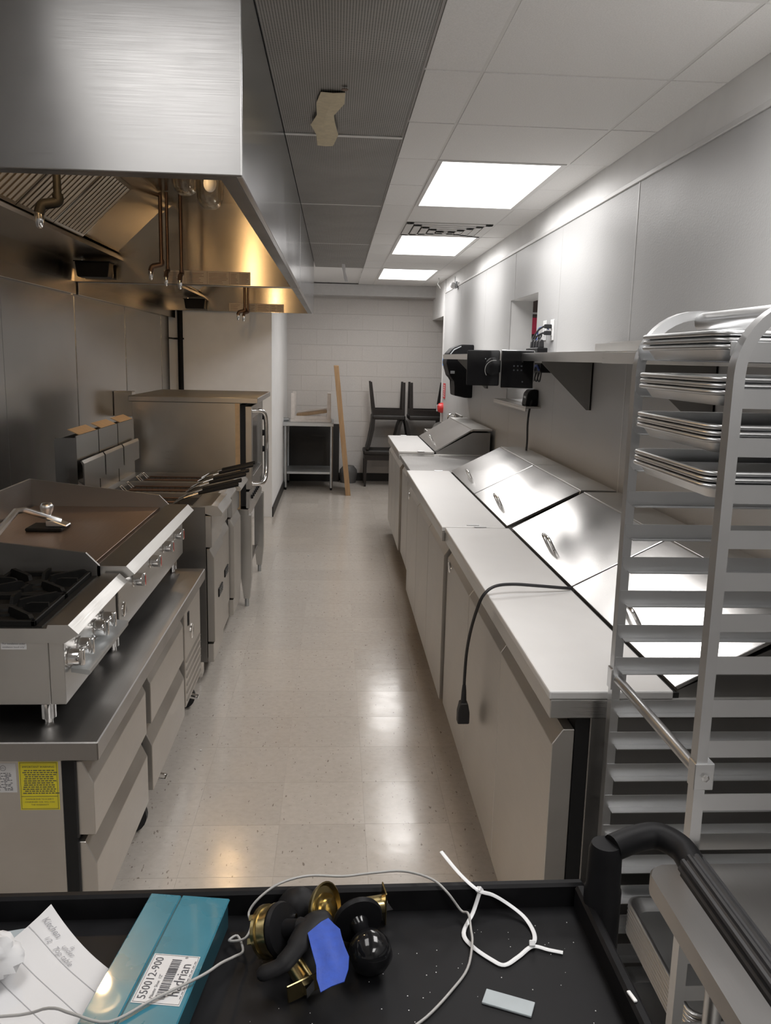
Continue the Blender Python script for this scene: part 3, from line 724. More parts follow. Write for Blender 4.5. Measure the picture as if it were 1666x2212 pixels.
MB().box(-1.20, -1.06, 3.28, 3.40, 0.9524, 0.966, 0.004).build('plate', 'black_iron', gp)
MB().prism([(-1.13, 0.966), (-1.05, 0.966), (-1.05, 0.972), (-1.10, 0.99), (-1.13, 0.99)], 'y', 3.31, 3.37, 0.003).build('shoe', 'aluminium', gp)
MB().tube([(-1.08, 3.345, 0.985), (-1.20, 3.30, 1.035), (-1.225, 3.27, 1.035), (-1.235, 3.05, 0.970)], [0.012, 0.012, 0.013, 0.014], 8).build('handle', 'aluminium', gp, 40)
MB().lathe([(0.014, 0.0), (0.017, 0.02), (0.024, 0.035), (0.026, 0.05), (0.018, 0.062), (0, 0.064)], (-1.13, 3.335, 0.995)).build('knob', 'aluminium', gp, 60)
# ------------------------------------------------------------ fryers
def fryer(y0, y1, xf, label, badge):
    f = thing('deep_fryer', label, 'deep fryer', (-0.95, (y0 + y1) / 2, 0), 'floor fryers in a row')
    zt = 0.905
    MB().box(-1.26, -1.245, y0, y1, 0.1, zt).build('back_panel', 'steel_v', f)
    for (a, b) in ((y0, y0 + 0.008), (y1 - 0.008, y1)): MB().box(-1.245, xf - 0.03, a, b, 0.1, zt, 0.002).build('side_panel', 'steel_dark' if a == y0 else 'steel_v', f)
    MB().box(xf - 0.05, xf, y0 + 0.003, y1 - 0.003, 0.70, 0.86, 0.003).build('front_panel', 'steel_v', f)
    MB().prism([(xf - 0.10, zt), (xf - 0.10, zt - 0.012), (xf + 0.005, 0.86), (xf + 0.05, 0.86), (xf + 0.055, 0.875), (xf + 0.03, zt + 0.004), (xf - 0.0, zt + 0.008)], 'y', y0 + 0.001, y1 - 0.001).build('drain_lip', 'steel_v', f)
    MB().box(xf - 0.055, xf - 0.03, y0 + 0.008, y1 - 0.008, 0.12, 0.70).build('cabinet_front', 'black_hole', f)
    d = MB().prism([(xf - 0.028, 0.205), (xf + 0.008, 0.205), (xf + 0.008, 0.645), (xf - 0.014, 0.690), (xf - 0.028, 0.690)], 'y', y0 + 0.012, y1 - 0.012, 0.002).build('door', 'steel_door', f)
    MB().box(xf - 0.028, xf + 0.002, y0 + 0.005, y1 - 0.005, 0.10, 0.195, 0.002).build('kick_panel', 'steel_door', f)
    if badge:
        yc = (y0 + y1) / 2 + 0.02
        b = MB().box(xf + 0.008, xf + 0.013, yc - 0.06, yc + 0.09, 0.40, 0.445, 0.002).build('badge', 'black_plastic', d)
        m = MB()
        for k in range(4):
            yy = yc - 0.04 + k * 0.034
            m.box(xf + 0.013, xf + 0.0135, yy, yy + 0.004, 0.408, 0.437); m.box(xf + 0.013, xf + 0.0135, yy, yy + 0.022, 0.434, 0.437); m.box(xf + 0.013, xf + 0.0135, yy, yy + 0.022, 0.408, 0.411)
        m.build('badge_marks', 'galvanised', b)
    # fry tank with sloping front
    ta, tb = y0 + 0.018, y1 - 0.018
    m = MB()
    m.box(-1.245, xf - 0.10, y0 + 0.008, ta, 0.89, zt + 0.006); m.box(-1.245, xf - 0.10, tb, y1 - 0.008, 0.89, zt + 0.006)
    m.box(-1.245, -1.20, ta, tb, 0.89, zt + 0.006); m.build('tank_rim', 'steel_v', f)
    m = MB()
    m.prism([(-1.20, 0.60), (-0.86, 0.60), (xf - 0.10, 0.895), (xf - 0.10, 0.885), (-0.855, 0.59), (-1.21, 0.59)], 'y', ta, tb)
    m.box(-1.21, xf - 0.10, ta - 0.004, ta, 0.60, 0.89); m.box(-1.21, xf - 0.10, tb, tb + 0.004, 0.60, 0.89); m.box(-1.21, -1.20, ta, tb, 0.60, 0.89)
    m.build('fry_tank', 'steel_dark', f)
    # flue
    m = MB(); m.box(-1.35, -1.345, y0 + 0.002, y1 - 0.002, 0.1, 1.225); m.box(-1.25, -1.245, y0 + 0.002, y1 - 0.002, 0.90, 1.245)
    m.box(-1.345, -1.25, y0 + 0.002, y0 + 0.007, 0.1, 1.235); m.box(-1.345, -1.25, y1 - 0.007, y1 - 0.002, 0.1, 1.235)
    m.build('flue', 'steel_wall', f)
    MB().prism([(-1.25, 1.245), (-1.245, 1.247), (-1.30, 1.272), (-1.305, 1.270)], 'y', y0 + 0.06, y1 - 0.03).build('flue_deflector', 'tan_metal', f)  # tan colour paints in what the sheet metal flaps reflect
    MB().prism([(-1.245, 1.02), (-1.215, 1.0), (-1.215, 1.11), (-1.225, 1.125), (-1.232, 1.12), (-1.222, 1.10), (-1.222, 1.01), (-1.245, 1.03)], 'y', y0 + 0.01, y1 - 0.004).build('basket_hanger', 'steel_wall', f)
    for x in (-1.20, xf - 0.08):
        for y in (y0 + 0.05, y1 - 0.05): MB().lathe([(0.018, 0), (0.018, 0.02), (0.024, 0.025), (0.024, 0.105)], (x, y, 0), (0, 0, 1), 14).build('leg', 'chrome', f, 40)
    return f
fryer(4.13, 4.515, -0.605, 'stainless deep fryer next to the griddle with a badge on its door', True)
fryer(4.525, 4.91, -0.625, 'stainless deep fryer in the middle of the three', True)
fryer(4.92, 5.305, -0.60, 'stainless deep fryer next to the convection oven', False)
def basket(y, label, tilt):
    b = thing('fry_basket', label, 'fry basket', (-1.0, y, 0.80), 'fry baskets resting in the fryers')
    x0, x1, w, zb, zt = -1.14, -0.82, 0.060, 0.78, 0.893
    m = MB()
    for z, s in ((zt, 1.0), (zb, 0.9)):
        m.tube([(x0, y - w * s, z), (x1, y - w * s, z), (x1, y + w * s, z), (x0, y + w * s, z)], 0.004, 6, closed=True)
    for k in range(11):
        x = x0 + (x1 - x0) * k / 10
        m.tube([(x, y - w, zt), (x, y - w * 0.9, zb), (x, y + w * 0.9, zb), (x, y + w, zt)], 0.0018, 5)
    for k in range(5):
        yy = y - w * 0.9 + 1.8 * w * k / 4
        m.tube([(x0, yy, zt), (x0, yy, zb), (x1, yy, zb), (x1, yy, zt)], 0.0018, 5)
    m.build('wire_mesh', 'pipe_brown', b)
    MB().tube([(x0, y - 0.02, zt), (x0 - 0.03, y - 0.02, zt + 0.03), (x0 - 0.03, y + 0.02, zt + 0.03), (x0, y + 0.02, zt)], 0.004, 6).build('front_hook', 'chrome', b)
    m = MB()
    for s in (-1, 1): m.tube([(x1, y + 0.03 * s, zt), (x1 + 0.06, y + 0.018 * s, zt + 0.035), (x1 + 0.14, y + 0.010 * s + tilt * 0.5, zt + 0.06)], 0.004, 6)
    m.build('handle_wires', 'chrome', b)
    MB().tube([(x1 + 0.13, y - 0.010 + tilt * 0.45, zt + 0.056), (x1 + 0.33, y - 0.008 + tilt, zt + 0.10)], 0.0075, 8).build('handle_grip', 'black_plastic', b)
    MB().tube([(x1 + 0.13, y + 0.010 + tilt * 0.45, zt + 0.058), (x1 + 0.33, y + 0.008 + tilt, zt + 0.105)], 0.0075, 8).build('handle_grip', 'black_plastic', b)
basket(4.27, 'black handled fry basket nearest the griddle', 0.03); basket(4.40, 'second fry basket from the griddle, in the first fryer', 0.05)
basket(4.64, 'fry basket on the griddle side of the middle fryer', 0.03); basket(4.79, 'fry basket on the oven side of the middle fryer', 0.05)
basket(5.03, 'fry basket on the griddle side of the last fryer', 0.04); basket(5.18, 'fry basket closest to the convection oven', 0.02)

# ------------------------------------------------------------ convection oven on legs
ov = thing('convection_oven', 'stainless convection oven with a window door and bow handle on legs', 'oven', (-0.95, 5.92, 0))
OY0, OY1, OXF = 5.42, 6.42, -0.56
MB().box(-1.30, -0.49, OY0 - 0.01, OY1 + 0.03, 1.345, 1.38, 0.003).build('top', 'steel_v', ov)
MB().box(-1.28, OXF - 0.045, OY0, OY1, 0.66, 1.345, 0.002).build('body', 'steel_v', ov)
MB().box(OXF - 0.075, OXF - 0.045, OY0 - 0.002, OY0, 0.66, 1.345).build('corner_trim', 'tan_metal', ov)
MB().box(OXF - 0.045, OXF - 0.012, OY0 + 0.01, OY1 - 0.01, 0.68, 1.335).build('door_gasket', 'black_hole', ov)
dr = MB()
dz0, dz1, dy0, dy1 = 0.79, 1.325, OY0 + 0.012, OY1 - 0.20
for b in ((dy0, dy0 + 0.07, dz0, dz1), (dy1 - 0.07, dy1, dz0, dz1), (dy0 + 0.07, dy1 - 0.07, dz0, dz0 + 0.08), (dy0 + 0.07, dy1 - 0.07, dz1 - 0.08, dz1)): dr.box(OXF - 0.012, OXF + 0.028, *b, 0.002)
dr = dr.build('door', 'steel_v', ov)
MB().box(OXF + 0.002, OXF + 0.012, dy0 + 0.07, dy1 - 0.07, dz0 + 0.08, dz1 - 0.08).build('window', 'black_gloss', dr)
MB().tube(bez([(OXF + 0.02, dy0 + 0.06, dz1 - 0.03), (OXF + 0.09, dy0 + 0.08, dz1 - 0.035), (OXF + 0.11, dy0 + 0.12, dz1 - 0.10), (OXF + 0.11, dy0 + 0.14, (dz0 + dz1) / 2), (OXF + 0.11, dy0 + 0.12, dz0 + 0.10), (OXF + 0.09, dy0 + 0.08, dz0 + 0.035), (OXF + 0.02, dy0 + 0.06, dz0 + 0.03)], 5), 0.015, 10).build('door_handle', 'chrome', dr, 50)
cp = MB().box(OXF - 0.012, OXF + 0.015, OY1 - 0.19, OY1 - 0.01, 0.70, 1.325, 0.002).build('control_panel', 'steel_dark', ov)
for z in (1.20, 1.08, 0.96): MB().lathe([(0.024, 0), (0.02, 0.025), (0, 0.026)], (OXF + 0.015, OY1 - 0.10, z), (1, 0, 0), 16).build('dial', 'black_plastic', cp, 40)
lp = MB().box(OXF - 0.012, OXF + 0.01, OY0 + 0.012, OY1 - 0.20, 0.665, 0.775, 0.002).build('lower_panel', 'steel_v', ov)
for k in range(7): MB().lathe([(0.014, 0), (0.012, 0.012), (0, 0.012)], (OXF + 0.01, OY0 + 0.15 + 0.09 * k, 0.72), (1, 0, 0), 12).build('vent_button', 'black_plastic', lp, 40)
MB().box(-1.27, OXF + 0.005, OY0 + 0.005, OY1 - 0.005, 0.60, 0.66, 0.003).build('stand_frame', 'steel_v', ov)
MB().box(-1.20, OXF - 0.02, OY0 + 0.10, OY1 - 0.10, 0.20, 0.222, 0.003).build('rack_shelf', 'steel_dark', ov)
for x in (-1.24, OXF - 0.012):
    for y in (OY0 + 0.035, OY1 - 0.035):
        m = MB()
        for z0, z1, a, b in ((0.20, 0.62, 0.034, 0.034), (0.055, 0.20, 0.019, 0.034)):
            v = [m._v((x + sx * s, y + sy * s, z)) for z, s in ((z0, a), (z1, b)) for sx, sy in ((-1, -1), (1, -1), (1, 1), (-1, 1))]
            for q in ((0, 1, 2, 3), (7, 6, 5, 4), (0, 4, 5, 1), (1, 5, 6, 2), (2, 6, 7, 3), (3, 7, 4, 0)): m._f([v[i] for i in q])
        lg = m.build('leg', 'steel_v', ov)
        MB().lathe([(0.014, 0), (0.014, 0.06)], (x, y, 0), (0, 0, 1), 12).build('foot', 'galvanised', lg, 40)

# ------------------------------------------------------------ refrigerated prep tables along the right wall
def bow(parent, p0, p1, n, h=0.045, r=0.006):
    p0, p1, n = Vector(p0), Vector(p1), Vector(n).normalized(); d = p1 - p0
    MB().tube(bez([p0, p0 + n * h * 0.7 + d * 0.04, p0 + n * h + d * 0.2, p0 + n * h + d * 0.8, p0 + n * h * 0.7 + d * 0.96, p1], 4), r, 8).build('handle', 'chrome', parent, 50)
def prep(y0, y1, xo, nd, lids, label, group='refrigerated prep counters', board=(0.0, 0.0), hz=1.085, hx=1.085, badge=True, name='prep_table'):
    t = thing(name, label, 'prep table', (0.87, (y0 + y1) / 2, 0), group)
    xf = 0.482 + xo
    MB().box(xf + 0.10, 1.235, y0 + 0.008, y1 - 0.004, 0.125, 0.865, 0.002).build('body', 'steel_dark', t)
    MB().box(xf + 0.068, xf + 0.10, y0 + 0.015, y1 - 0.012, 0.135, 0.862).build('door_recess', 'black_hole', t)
    MB().box(xf + 0.004, 1.235, y0 + 0.002, y1 - 0.002, 0.866, 0.910, 0.002).build('top_frame', 'steel_v', t)
    w = (y1 - y0 - 0.02) / nd
    for k in range(nd):
        a = y0 + 0.012 + w * k; b = a + w - 0.006
        d = MB().prism([(xf + 0.016, 0.13), (xf + 0.016, 0.80), (xf + 0.040, 0.835), (xf + 0.066, 0.835), (xf + 0.066, 0.13)], 'y', a, b, 0.0015).build('door', 'steel_door', t)
        MB().box(xf + 0.0655, xf + 0.070, a + 0.008, b - 0.008, 0.14, 0.83).build('gasket', 'black_rubber', d)
    if badge:
        m = MB(); m.lathe([(0.036, 0), (0.036, 0.004), (0.03, 0.006), (0, 0.006)], (0, 0, 0), (0, 0, 1), 28)
        bmesh.ops.transform(m.bm, matrix=Matrix.Translation((xf + 0.016, y1 - 0.085, 0.775)) @ Matrix.Rotation(-PI / 2, 4, 'Y') @ Matrix.Diagonal((0.62, 1.25, 1, 1)), verts=m.bm.verts[:])
        m.build('oval_badge', 'chrome', t, 40)
    bd = MB().box(xf, xf + 0.282, y0 + board[0], y1 - board[1], 0.911, 0.931, 0.004, 2).build('cutting_board', 'board_white', t)
    # raised rail with hinged lids
    ly0, ly1 = lids[0], lids[-1]
    xa = xf + 0.296
    MB().prism([(xa, 0.909), (xa, 0.925), (hx, hz - 0.016), (1.225, hz - 0.016), (1.225, 0.909)], 'y', ly0 + 0.004, ly1 - 0.004).build('pan_rail', 'steel_dark', t)
    MB().box(xf + 0.284, xa + 0.004, ly0, ly1, 0.909, 0.922).build('rail_edge', 'black_hole', t)
    dx, dz = hx - xa, hz - 0.925; L = math.hypot(dx, dz); ux, uz = dx / L, dz / L; nx, nz = -uz, ux
    for a, b in zip(lids, lids[1:]):
        a += 0.006; b -= 0.006
        q = lambda u, n: (xa + ux * u + nx * n, 0.925 + uz * u + nz * n)
        l = MB().prism([q(0.002, 0), q(0.0, 0.010), q(L - 0.004, 0.012), q(L - 0.004, 0.0)], 'y', a, b, 0.0015).build('lid', 'steel_lid', t)
        c = (a + b) / 2; u = 0.055
        p0, p1 = q(u, 0.011), q(u, 0.011)
        bow(l, (p0[0], c - 0.055, p0[1]), (p1[0], c + 0.055, p1[1]), (nx, 0, nz))
        MB().prism([(hx - 0.012, hz - 0.012), (hx - 0.004, hz + 0.012), (1.24, hz + 0.012), (1.24, hz - 0.002), (hx, hz - 0.002)], 'y', a - 0.003, b + 0.003, 0.001).build('rear_cover', 'steel_v', t)
    for x in (xf + 0.14, 1.16):
        for y in (y0 + 0.10, y1 - 0.10): caster(t, x, y, 0.055, 0.125)
    return t, bd
t1, bd1 = prep(1.737, 3.558, 0.0, 3, [1.75, 2.60, 3.55], 'refrigerated prep table standing next to the pan rack, black cord over its board')
t2, bd2 = prep(3.575, 5.43, -0.012, 3, [3.59, 4.48, 5.425], 'refrigerated prep table between the rack-side table and the plain worktop')
t3, bd3 = prep(6.56, 7.93, 0.018, 3, [6.575, 7.90], 'short refrigerated prep table next to the hand sink with one lid', hz=1.10, hx=1.085, badge=True)
for bd, y, x in ((bd2, 5.425, 0.65), (bd3, 6.563, 0.65), (bd3, 7.925, 0.62)):
    MB().box(x, x + 0.055, y - 0.014, y + 0.004, 0.9305, 0.9345, 0.001).build('board_clip', 'aluminium', bd)
wt = thing('worktop_refrigerator', 'plain stainless worktop refrigerator between two prep tables', 'refrigerator', (0.88, 6.0, 0))
MB().box(0.60, 1.22, 5.46, 6.54, 0.125, 0.86, 0.002).build('body', 'steel_dark', wt)
MB().box(0.512, 1.235, 5.452, 6.548, 0.868, 0.902, 0.003).build('top', 'steel_top', wt)
for a, b in ((5.465, 5.995), (6.005, 6.535)):
    d = MB().prism([(0.532, 0.13), (0.532, 0.79), (0.552, 0.825), (0.58, 0.825), (0.58, 0.13)], 'y', a, b, 0.0015).build('door', 'steel_door', wt)
    MB().box(0.5795, 0.60, a + 0.01, b - 0.01, 0.14, 0.82).build('gasket', 'black_rubber', d)
for x in (0.66, 1.16):
    for y in (5.55, 6.45): caster(wt, x, y, 0.055, 0.125)
def cloth(c, s, name, label, cat, mat):
    m = MB(); n = 14; rows = []
    for i in range(n + 1):
        th = PI * i / n; r_ = []
        for j in range(20):
            ph = 2 * PI * j / 20; k = 1 + 0.16 * math.sin(3 * ph + 2 * th) + 0.14 * math.sin(5 * th + ph * 2) + random.uniform(-0.07, 0.07)
            r_.append((c[0] + s[0] * k * math.sin(th) * math.cos(ph), c[1] + s[1] * k * math.sin(th) * math.sin(ph), max(c[2], c[2] + s[2] * (1 + 0.95 * k * math.cos(th)))))
        r_.append(r_[0]); rows.append(r_)
    m.grid(rows); bmesh.ops.remove_doubles(m.bm, verts=m.bm.verts[:], dist=0.0005)
    return tag(m.build(name, mat, None, 50), label, cat)
cloth((1.02, 5.62, 0.903), (0.10, 0.05, 0.022), 'folded_cloth', 'white rag lying on the plain worktop behind the raised lid', 'cloth', 'cloth')
for i, (x0, x1, y, dz) in enumerate(((0.585, 0.640, 3.610, 0), (0.612, 0.665, 3.568, 0))):
    tag(MB().box(x0, x1, y - 0.006, y + 0.006, 0.931, 0.9345, 0.001).build('metal_strip', 'aluminium'), ('thin metal strip lying across the joint of the two long cutting boards', 'bright metal strip beside a duller one on the long cutting boards')[i], 'strip')
# black power cord over the near cutting board
cord = thing('extension_lead', 'black power cord arching over the cutting board with its plug hanging', 'cord', (0.60, 2.55, 0.43))
cp_ = bez([(0.760, 2.565, 0.9375), (0.72, 2.545, 0.945), (0.64, 2.53, 0.955), (0.56, 2.52, 0.962), (0.50, 2.50, 0.960), (0.465, 2.49, 0.935), (0.452, 2.52, 0.88), (0.448, 2.60, 0.78), (0.448, 2.66, 0.68), (0.45, 2.69, 0.58), (0.45, 2.69, 0.50)], 6)
MB().tube(cp_, 0.0052, 8).build('cable', 'black_rubber', cord, 50)
MB().prism([(0.437, 0.50), (0.463, 0.50), (0.470, 0.465), (0.470, 0.425), (0.430, 0.425), (0.430, 0.465)], 'y', 2.672, 2.708, 0.003).build('plug', 'black_rubber', cord)
MB().lathe([(0.010, 0.50), (0.008, 0.54), (0.006, 0.56)], (0.45, 2.69, 0), (0, 0, 1), 12).build('strain_relief', 'black_rubber', cord, 50)

# ------------------------------------------------------------ hand sink beyond the prep tables
sk = thing('hand_sink', 'stainless wall hand sink with rounded side splash beyond the prep tables', 'sink', (1.10, 8.55, 0.78))
m = MB(); m.box(0.93, 1.262, 8.35, 8.36, 0.80, 0.93); m.box(0.93, 1.262, 8.75, 8.76, 0.80, 0.93); m.box(0.93, 0.945, 8.36, 8.75, 0.80, 0.93); m.box(1.20, 1.262, 8.36, 8.75, 0.80, 0.93); m.box(0.945, 1.20, 8.36, 8.75, 0.78, 0.80)
m.build('basin', 'steel_v', sk)
MB().box(1.25, 1.264, 8.33, 8.78, 0.93, 1.10, 0.003).build('back_splash', 'steel_v', sk)
MB().prism([(1.255, 0.90), (0.965, 0.90)] + [(1.045 + 0.08 * math.cos(math.radians(a)), 0.955 + 0.08 * math.sin(math.radians(a))) for a in (180, 160, 140, 120, 100, 90)] + [(1.255, 1.035)], 'y', 8.335, 8.345).build('side_splash', 'steel_v', sk)
fc = MB().lathe([(0.022, 0), (0.022, 0.01), (0.012, 0.02), (0.012, 0.04)], (1.225, 8.55, 0.93), (0, 0, 1), 16).build('faucet_base', 'chrome', sk, 40)
MB().tube([(1.225, 8.55, 0.96), (1.225, 8.55, 1.06)] + arc((1.185, 8.55, 1.06), 0.04, 20, 180, 8) + [(1.145, 8.55, 1.03)], 0.010, 10).build('gooseneck', 'chrome', fc, 50)

# ------------------------------------------------------------ wall shelves with brackets
def shelf(y0, y1, xf, zt, label, brackets):
    s = thing('wall_shelf', label, 'shelf', (1.1, (y0 + y1) / 2, zt - 0.04), 'stainless wall shelves')
    MB().box(xf, 1.264, y0, y1, zt - 0.003, zt).build('shelf_plate', 'steel_v', s)
    MB().box(xf, xf + 0.006, y0, y1, zt - 0.042, zt - 0.003, 0.001).build('front_lip', 'steel_v', s)
    m = MB(); m.box(xf + 0.006, 1.264, y0, y0 + 0.003, zt - 0.042, zt - 0.003); m.box(xf + 0.006, 1.264, y1 - 0.003, y1, zt - 0.042, zt - 0.003); m.build('end_lip', 'steel_v', s)
    for y in brackets:
        m = MB(); m.prism([(xf + 0.03, zt - 0.004), (1.262, zt - 0.004), (1.262, zt - 0.275), (1.24, zt - 0.275), (xf + 0.03, zt - 0.05)], 'y', y, y + 0.003)
        m.box(1.256, 1.264, y, y + 0.035, zt - 0.275, zt - 0.004); m.build('bracket', 'steel_dark', s)
    return s
shelf(3.05, 7.75, 0.975, 1.692, 'long stainless wall shelf carrying the tablets and power strip', (4.12, 7.0))
shelf(1.10, 3.02, 0.955, 1.690, 'stainless wall shelf behind the pan rack', (1.5, 2.75))
ch = thing('shelf_channel', 'stainless channel lying against the wall on the shelf', 'channel', (1.22, 3.0, 1.692))
m = MB(); m.box(1.19, 1.262, 2.4, 3.88, 1.692, 1.696); m.box(1.19, 1.194, 2.4, 3.88, 1.696, 1.735); m.box(1.258, 1.262, 2.4, 3.88, 1.696, 1.745); m.build('channel', 'steel_v', ch)
MB().box(1.1885, 1.19, 2.86, 2.93, 1.700, 1.715).build('sticker', 'label_white', ch)

# ------------------------------------------------------------ tablets on the shelf edge
def tablet(x0, x1, y, z0, z1, label, icons, rim):
    t = thing('tablet', label, 'tablet', ((x0 + x1) / 2, y, z0), 'order tablets on the shelf')
    MB().box(x0, x1, y, y + 0.012, z0, z1, 0.008, 3).build('case', rim, t, 40)
    MB().box(x0 + (0.0 if rim != 'aluminium' else 0.003), x1 - 0.006, y - 0.0016, y + 0.001, z0 + 0.004, z1 - 0.004).build('screen', 'black_gloss', t)
    if icons:
        m = MB(); xm, zm = (x0 + x1) / 2, (z0 + z1) / 2 + 0.01
        for i, k in ((1.2, 1.3), (-1, 0.3), (0, 0.3), (1, 0.3), (-1, -0.6), (0, -0.6), (1, -0.6), (1.4, -3.1)):
            m.box(xm + i * 0.020 - 0.004, xm + i * 0.020 + 0.004, y - 0.0022, y - 0.0016, zm + k * 0.024 - 0.004, zm + k * 0.024 + 0.004)
        m.build('screen_icons', 'screen_icon', t)
    else:
        m = MB(); xm, zm = x0 + 0.155, (z0 + z1) / 2 + 0.02
        for dx, dz in ((-0.055, 0.03), (-0.012, 0.03), (0.004, 0.016), (0.004, -0.018), (-0.015, -0.035)):
            m.lathe([(0.0028, 0), (0.0028, 0.002), (0, 0.002)], (xm + dx, y - 0.0016, zm + dz), (0, -1, 0), 8)
        m.build('mount_screw', 'galvanised', t)
        MB().lathe([(0.048, 0), (0.048, 0.004), (0.042, 0.005), (0, 0.005)], (xm - 0.01, y - 0.0016, zm - 0.01), (0, -1, 0), 28).build('mount_plate', 'black_gloss', t, 40)
        MB().tube(arc((xm - 0.005, y - 0.008, zm - 0.03), 0.052, 80, 215, 14), 0.0016, 6).build('cable_loop', 'wire_grey', t, 50)
    MB().box((x0 + x1) / 2 - 0.02, (x0 + x1) / 2 + 0.02, y + 0.011, y + 0.05, z0 + 0.06, z0 + 0.12, 0.003).build('mount', 'black_plastic', t)
    MB().tube([((x0 + x1) / 2, y + 0.045, z0 + 0.09), (max((x0 + x1) / 2, 0.99), y + 0.14, z0 + 0.12), (0.99, y + 0.16, 1.692)], 0.010, 8).build('mount_arm', 'black_plastic', t)
    return t
tablet(0.715, 0.895, 4.62, 1.512, 1.703, 'black tablet turned back to front showing its round mount plate', False, 'black_plastic')
tablet(0.868, 1.048, 4.45, 1.505, 1.706, 'black tablet with a silver rim and dim icons on its screen', True, 'aluminium')

# ------------------------------------------------------------ wall fittings
pd = thing('towel_dispenser', 'black wall paper towel dispenser beside the shelf end', 'dispenser', (1.17, 7.9, 1.30))
MB().prism([(1.266, 1.30), (1.266, 1.785), (1.15, 1.785), (1.08, 1.755), (1.03, 1.70), (1.015, 1.62), (1.05, 1.50), (1.10, 1.455), (1.10, 1.32), (1.20, 1.30)], 'y', 7.80, 8.10, 0.008).build('cover', 'black_plastic', pd)
MB().prism([(1.145, 1.772), (1.08, 1.742), (1.045, 1.695), (1.05, 1.69), (1.085, 1.734), (1.148, 1.765)], 'y', 7.794, 7.80).build('cover_seam', 'plastic_grey', pd)
MB().box(1.055, 1.095, 7.795, 7.80, 1.52, 1.545, 0.002).build('paper_slot', 'plastic_grey', pd)
tag(MB().box(XR - 0.017, XR - 0.0045, 9.90, 9.985, 1.575, 1.665, 0.001).build('tape_patch', 'blue_label'), 'blue tape patch on the wall corner above the red sign', 'tape')
rs = thing('fire_sign', 'red pull station sign on the wall corner', 'sign', (XR - 0.01, 9.85, 1.20))
MB().box(XR - 0.010, XR - 0.005, 9.72, 9.90, 1.20, 1.375, 0.001).build('plate', 'red_sign', rs)
m = MB()
for k in range(6): m.box(XR - 0.0106, XR - 0.010, 9.745, 9.875 - 0.02 * (k % 3), 1.222 + 0.024 * k, 1.232 + 0.024 * k)
m.build('printed_lines', 'label_white', rs)
fp = thing('fire_alarm_pull', 'red round alarm pull station below the red sign', 'alarm', (XR - 0.03, 9.93, 1.03))
MB().lathe([(0.06, 0), (0.06, 0.02), (0.05, 0.05), (0.02, 0.058), (0, 0.058)], (XR - 0.004, 9.92, 1.085), (-1, 0, 0), 24).build('cap', 'red_plastic', fp, 40)
MB().box(XR - 0.075, XR - 0.05, 9.94, 9.96, 1.04, 1.12, 0.004).build('lever', 'chrome', fp)

# pass-through ledge with phone base
ld = thing('pass_ledge', 'narrow steel ledge at the pass-through opening', 'ledge', (1.22, 5.7, 1.36))
MB().box(1.17, XR + 0.15, 5.15, 6.21, 1.362, 1.374, 0.002).build('plate', 'steel_v', ld)
MB().box(1.17, 1.176, 5.15, 6.21, 1.345, 1.362).build('lip', 'steel_v', ld)
tp = thing('desk_phone', 'black terminal standing on the pass-through ledge', 'phone', (1.21, 5.28, 1.374))
MB().prism([(1.185, 1.374), (1.195, 1.45), (1.215, 1.475), (1.262, 1.475), (1.262, 1.374)], 'y', 5.22, 5.34, 0.006).build('body', 'black_plastic', tp)
MB().box(1.188, 1.20, 5.245, 5.30, 1.42, 1.435, 0.002).build('slot', 'plastic_grey', tp)
tag(MB().tube(bez([(1.225, 5.225, 1.41), (1.205, 5.20, 1.34), (1.20, 5.20, 1.26), (1.205, 5.21, 1.16), (1.20, 5.20, 1.098)]), 0.0065, 8).build('phone_cord', 'black_rubber', None, 50), 'black cord running down the wall from the ledge terminal', 'cord')
def outlet(y, z0, z1, label):
    o = thing('outlet_plate', label, 'outlet', (XR - 0.006, y, z0), 'white outlet plates')
    MB().box(XR - 0.0105, XR - 0.0042, y - 0.036, y + 0.036, z0, z1, 0.002).build('plate', 'plastic_white', o)
    for z in ((z0 * 2 + z1) / 3, (z0 + 2 * z1) / 3):
        s = MB().box(XR - 0.0125, XR - 0.0105, y - 0.017, y + 0.017, z - 0.014, z + 0.014, 0.001).build('socket', 'plastic_white', o)
        m = MB()
        for d in (-0.006, 0.006): m.box(XR - 0.0130, XR - 0.0125, y + d - 0.001, y + d + 0.001, z - 0.005, z + 0.005)
        m.build('slots', 'black_hole', s)
outlet(5.15, 1.775, 1.892, 'white outlet plate next to the pass-through opening'); outlet(4.97, 1.772, 1.892, 'white outlet plate with two black plugs in it')
ps = thing('power_strip', 'black power strip full of plugs standing on the shelf', 'power strip', (1.19, 5.05, 1.692))
MB().box(1.165, 1.225, 4.90, 5.20, 1.692, 1.728, 0.004).build('body', 'black_plastic', ps)
for k, y in enumerate((4.94, 5.01, 5.08, 5.15)): MB().prism([(1.18, 1.728), (1.21, 1.728), (1.207, 1.765), (1.20, 1.775), (1.19, 1.775), (1.183, 1.765)], 'y', y - 0.014, y + 0.014, 0.003).build('plug', 'black_rubber', ps)
def lead(pts, r, name, mat, label): tag(MB().tube(bez(pts), r, 8).build(name, mat, None, 50), label, 'cable', 'leads at the power strip')
lead([(1.255, 4.97, 1.852), (1.225, 4.98, 1.855), (1.195, 5.03, 1.83), (1.185, 5.10, 1.79), (1.19, 5.15, 1.7815)], 0.0055, 'power_lead', 'black_rubber', 'black lead curving from the upper plug of the outlet')
lead([(1.255, 4.97, 1.814), (1.22, 4.99, 1.815), (1.195, 5.03, 1.80), (1.193, 5.08, 1.785), (1.195, 5.08, 1.7815)], 0.0055, 'power_lead', 'black_rubber', 'black lead curving from the lower plug of the outlet')
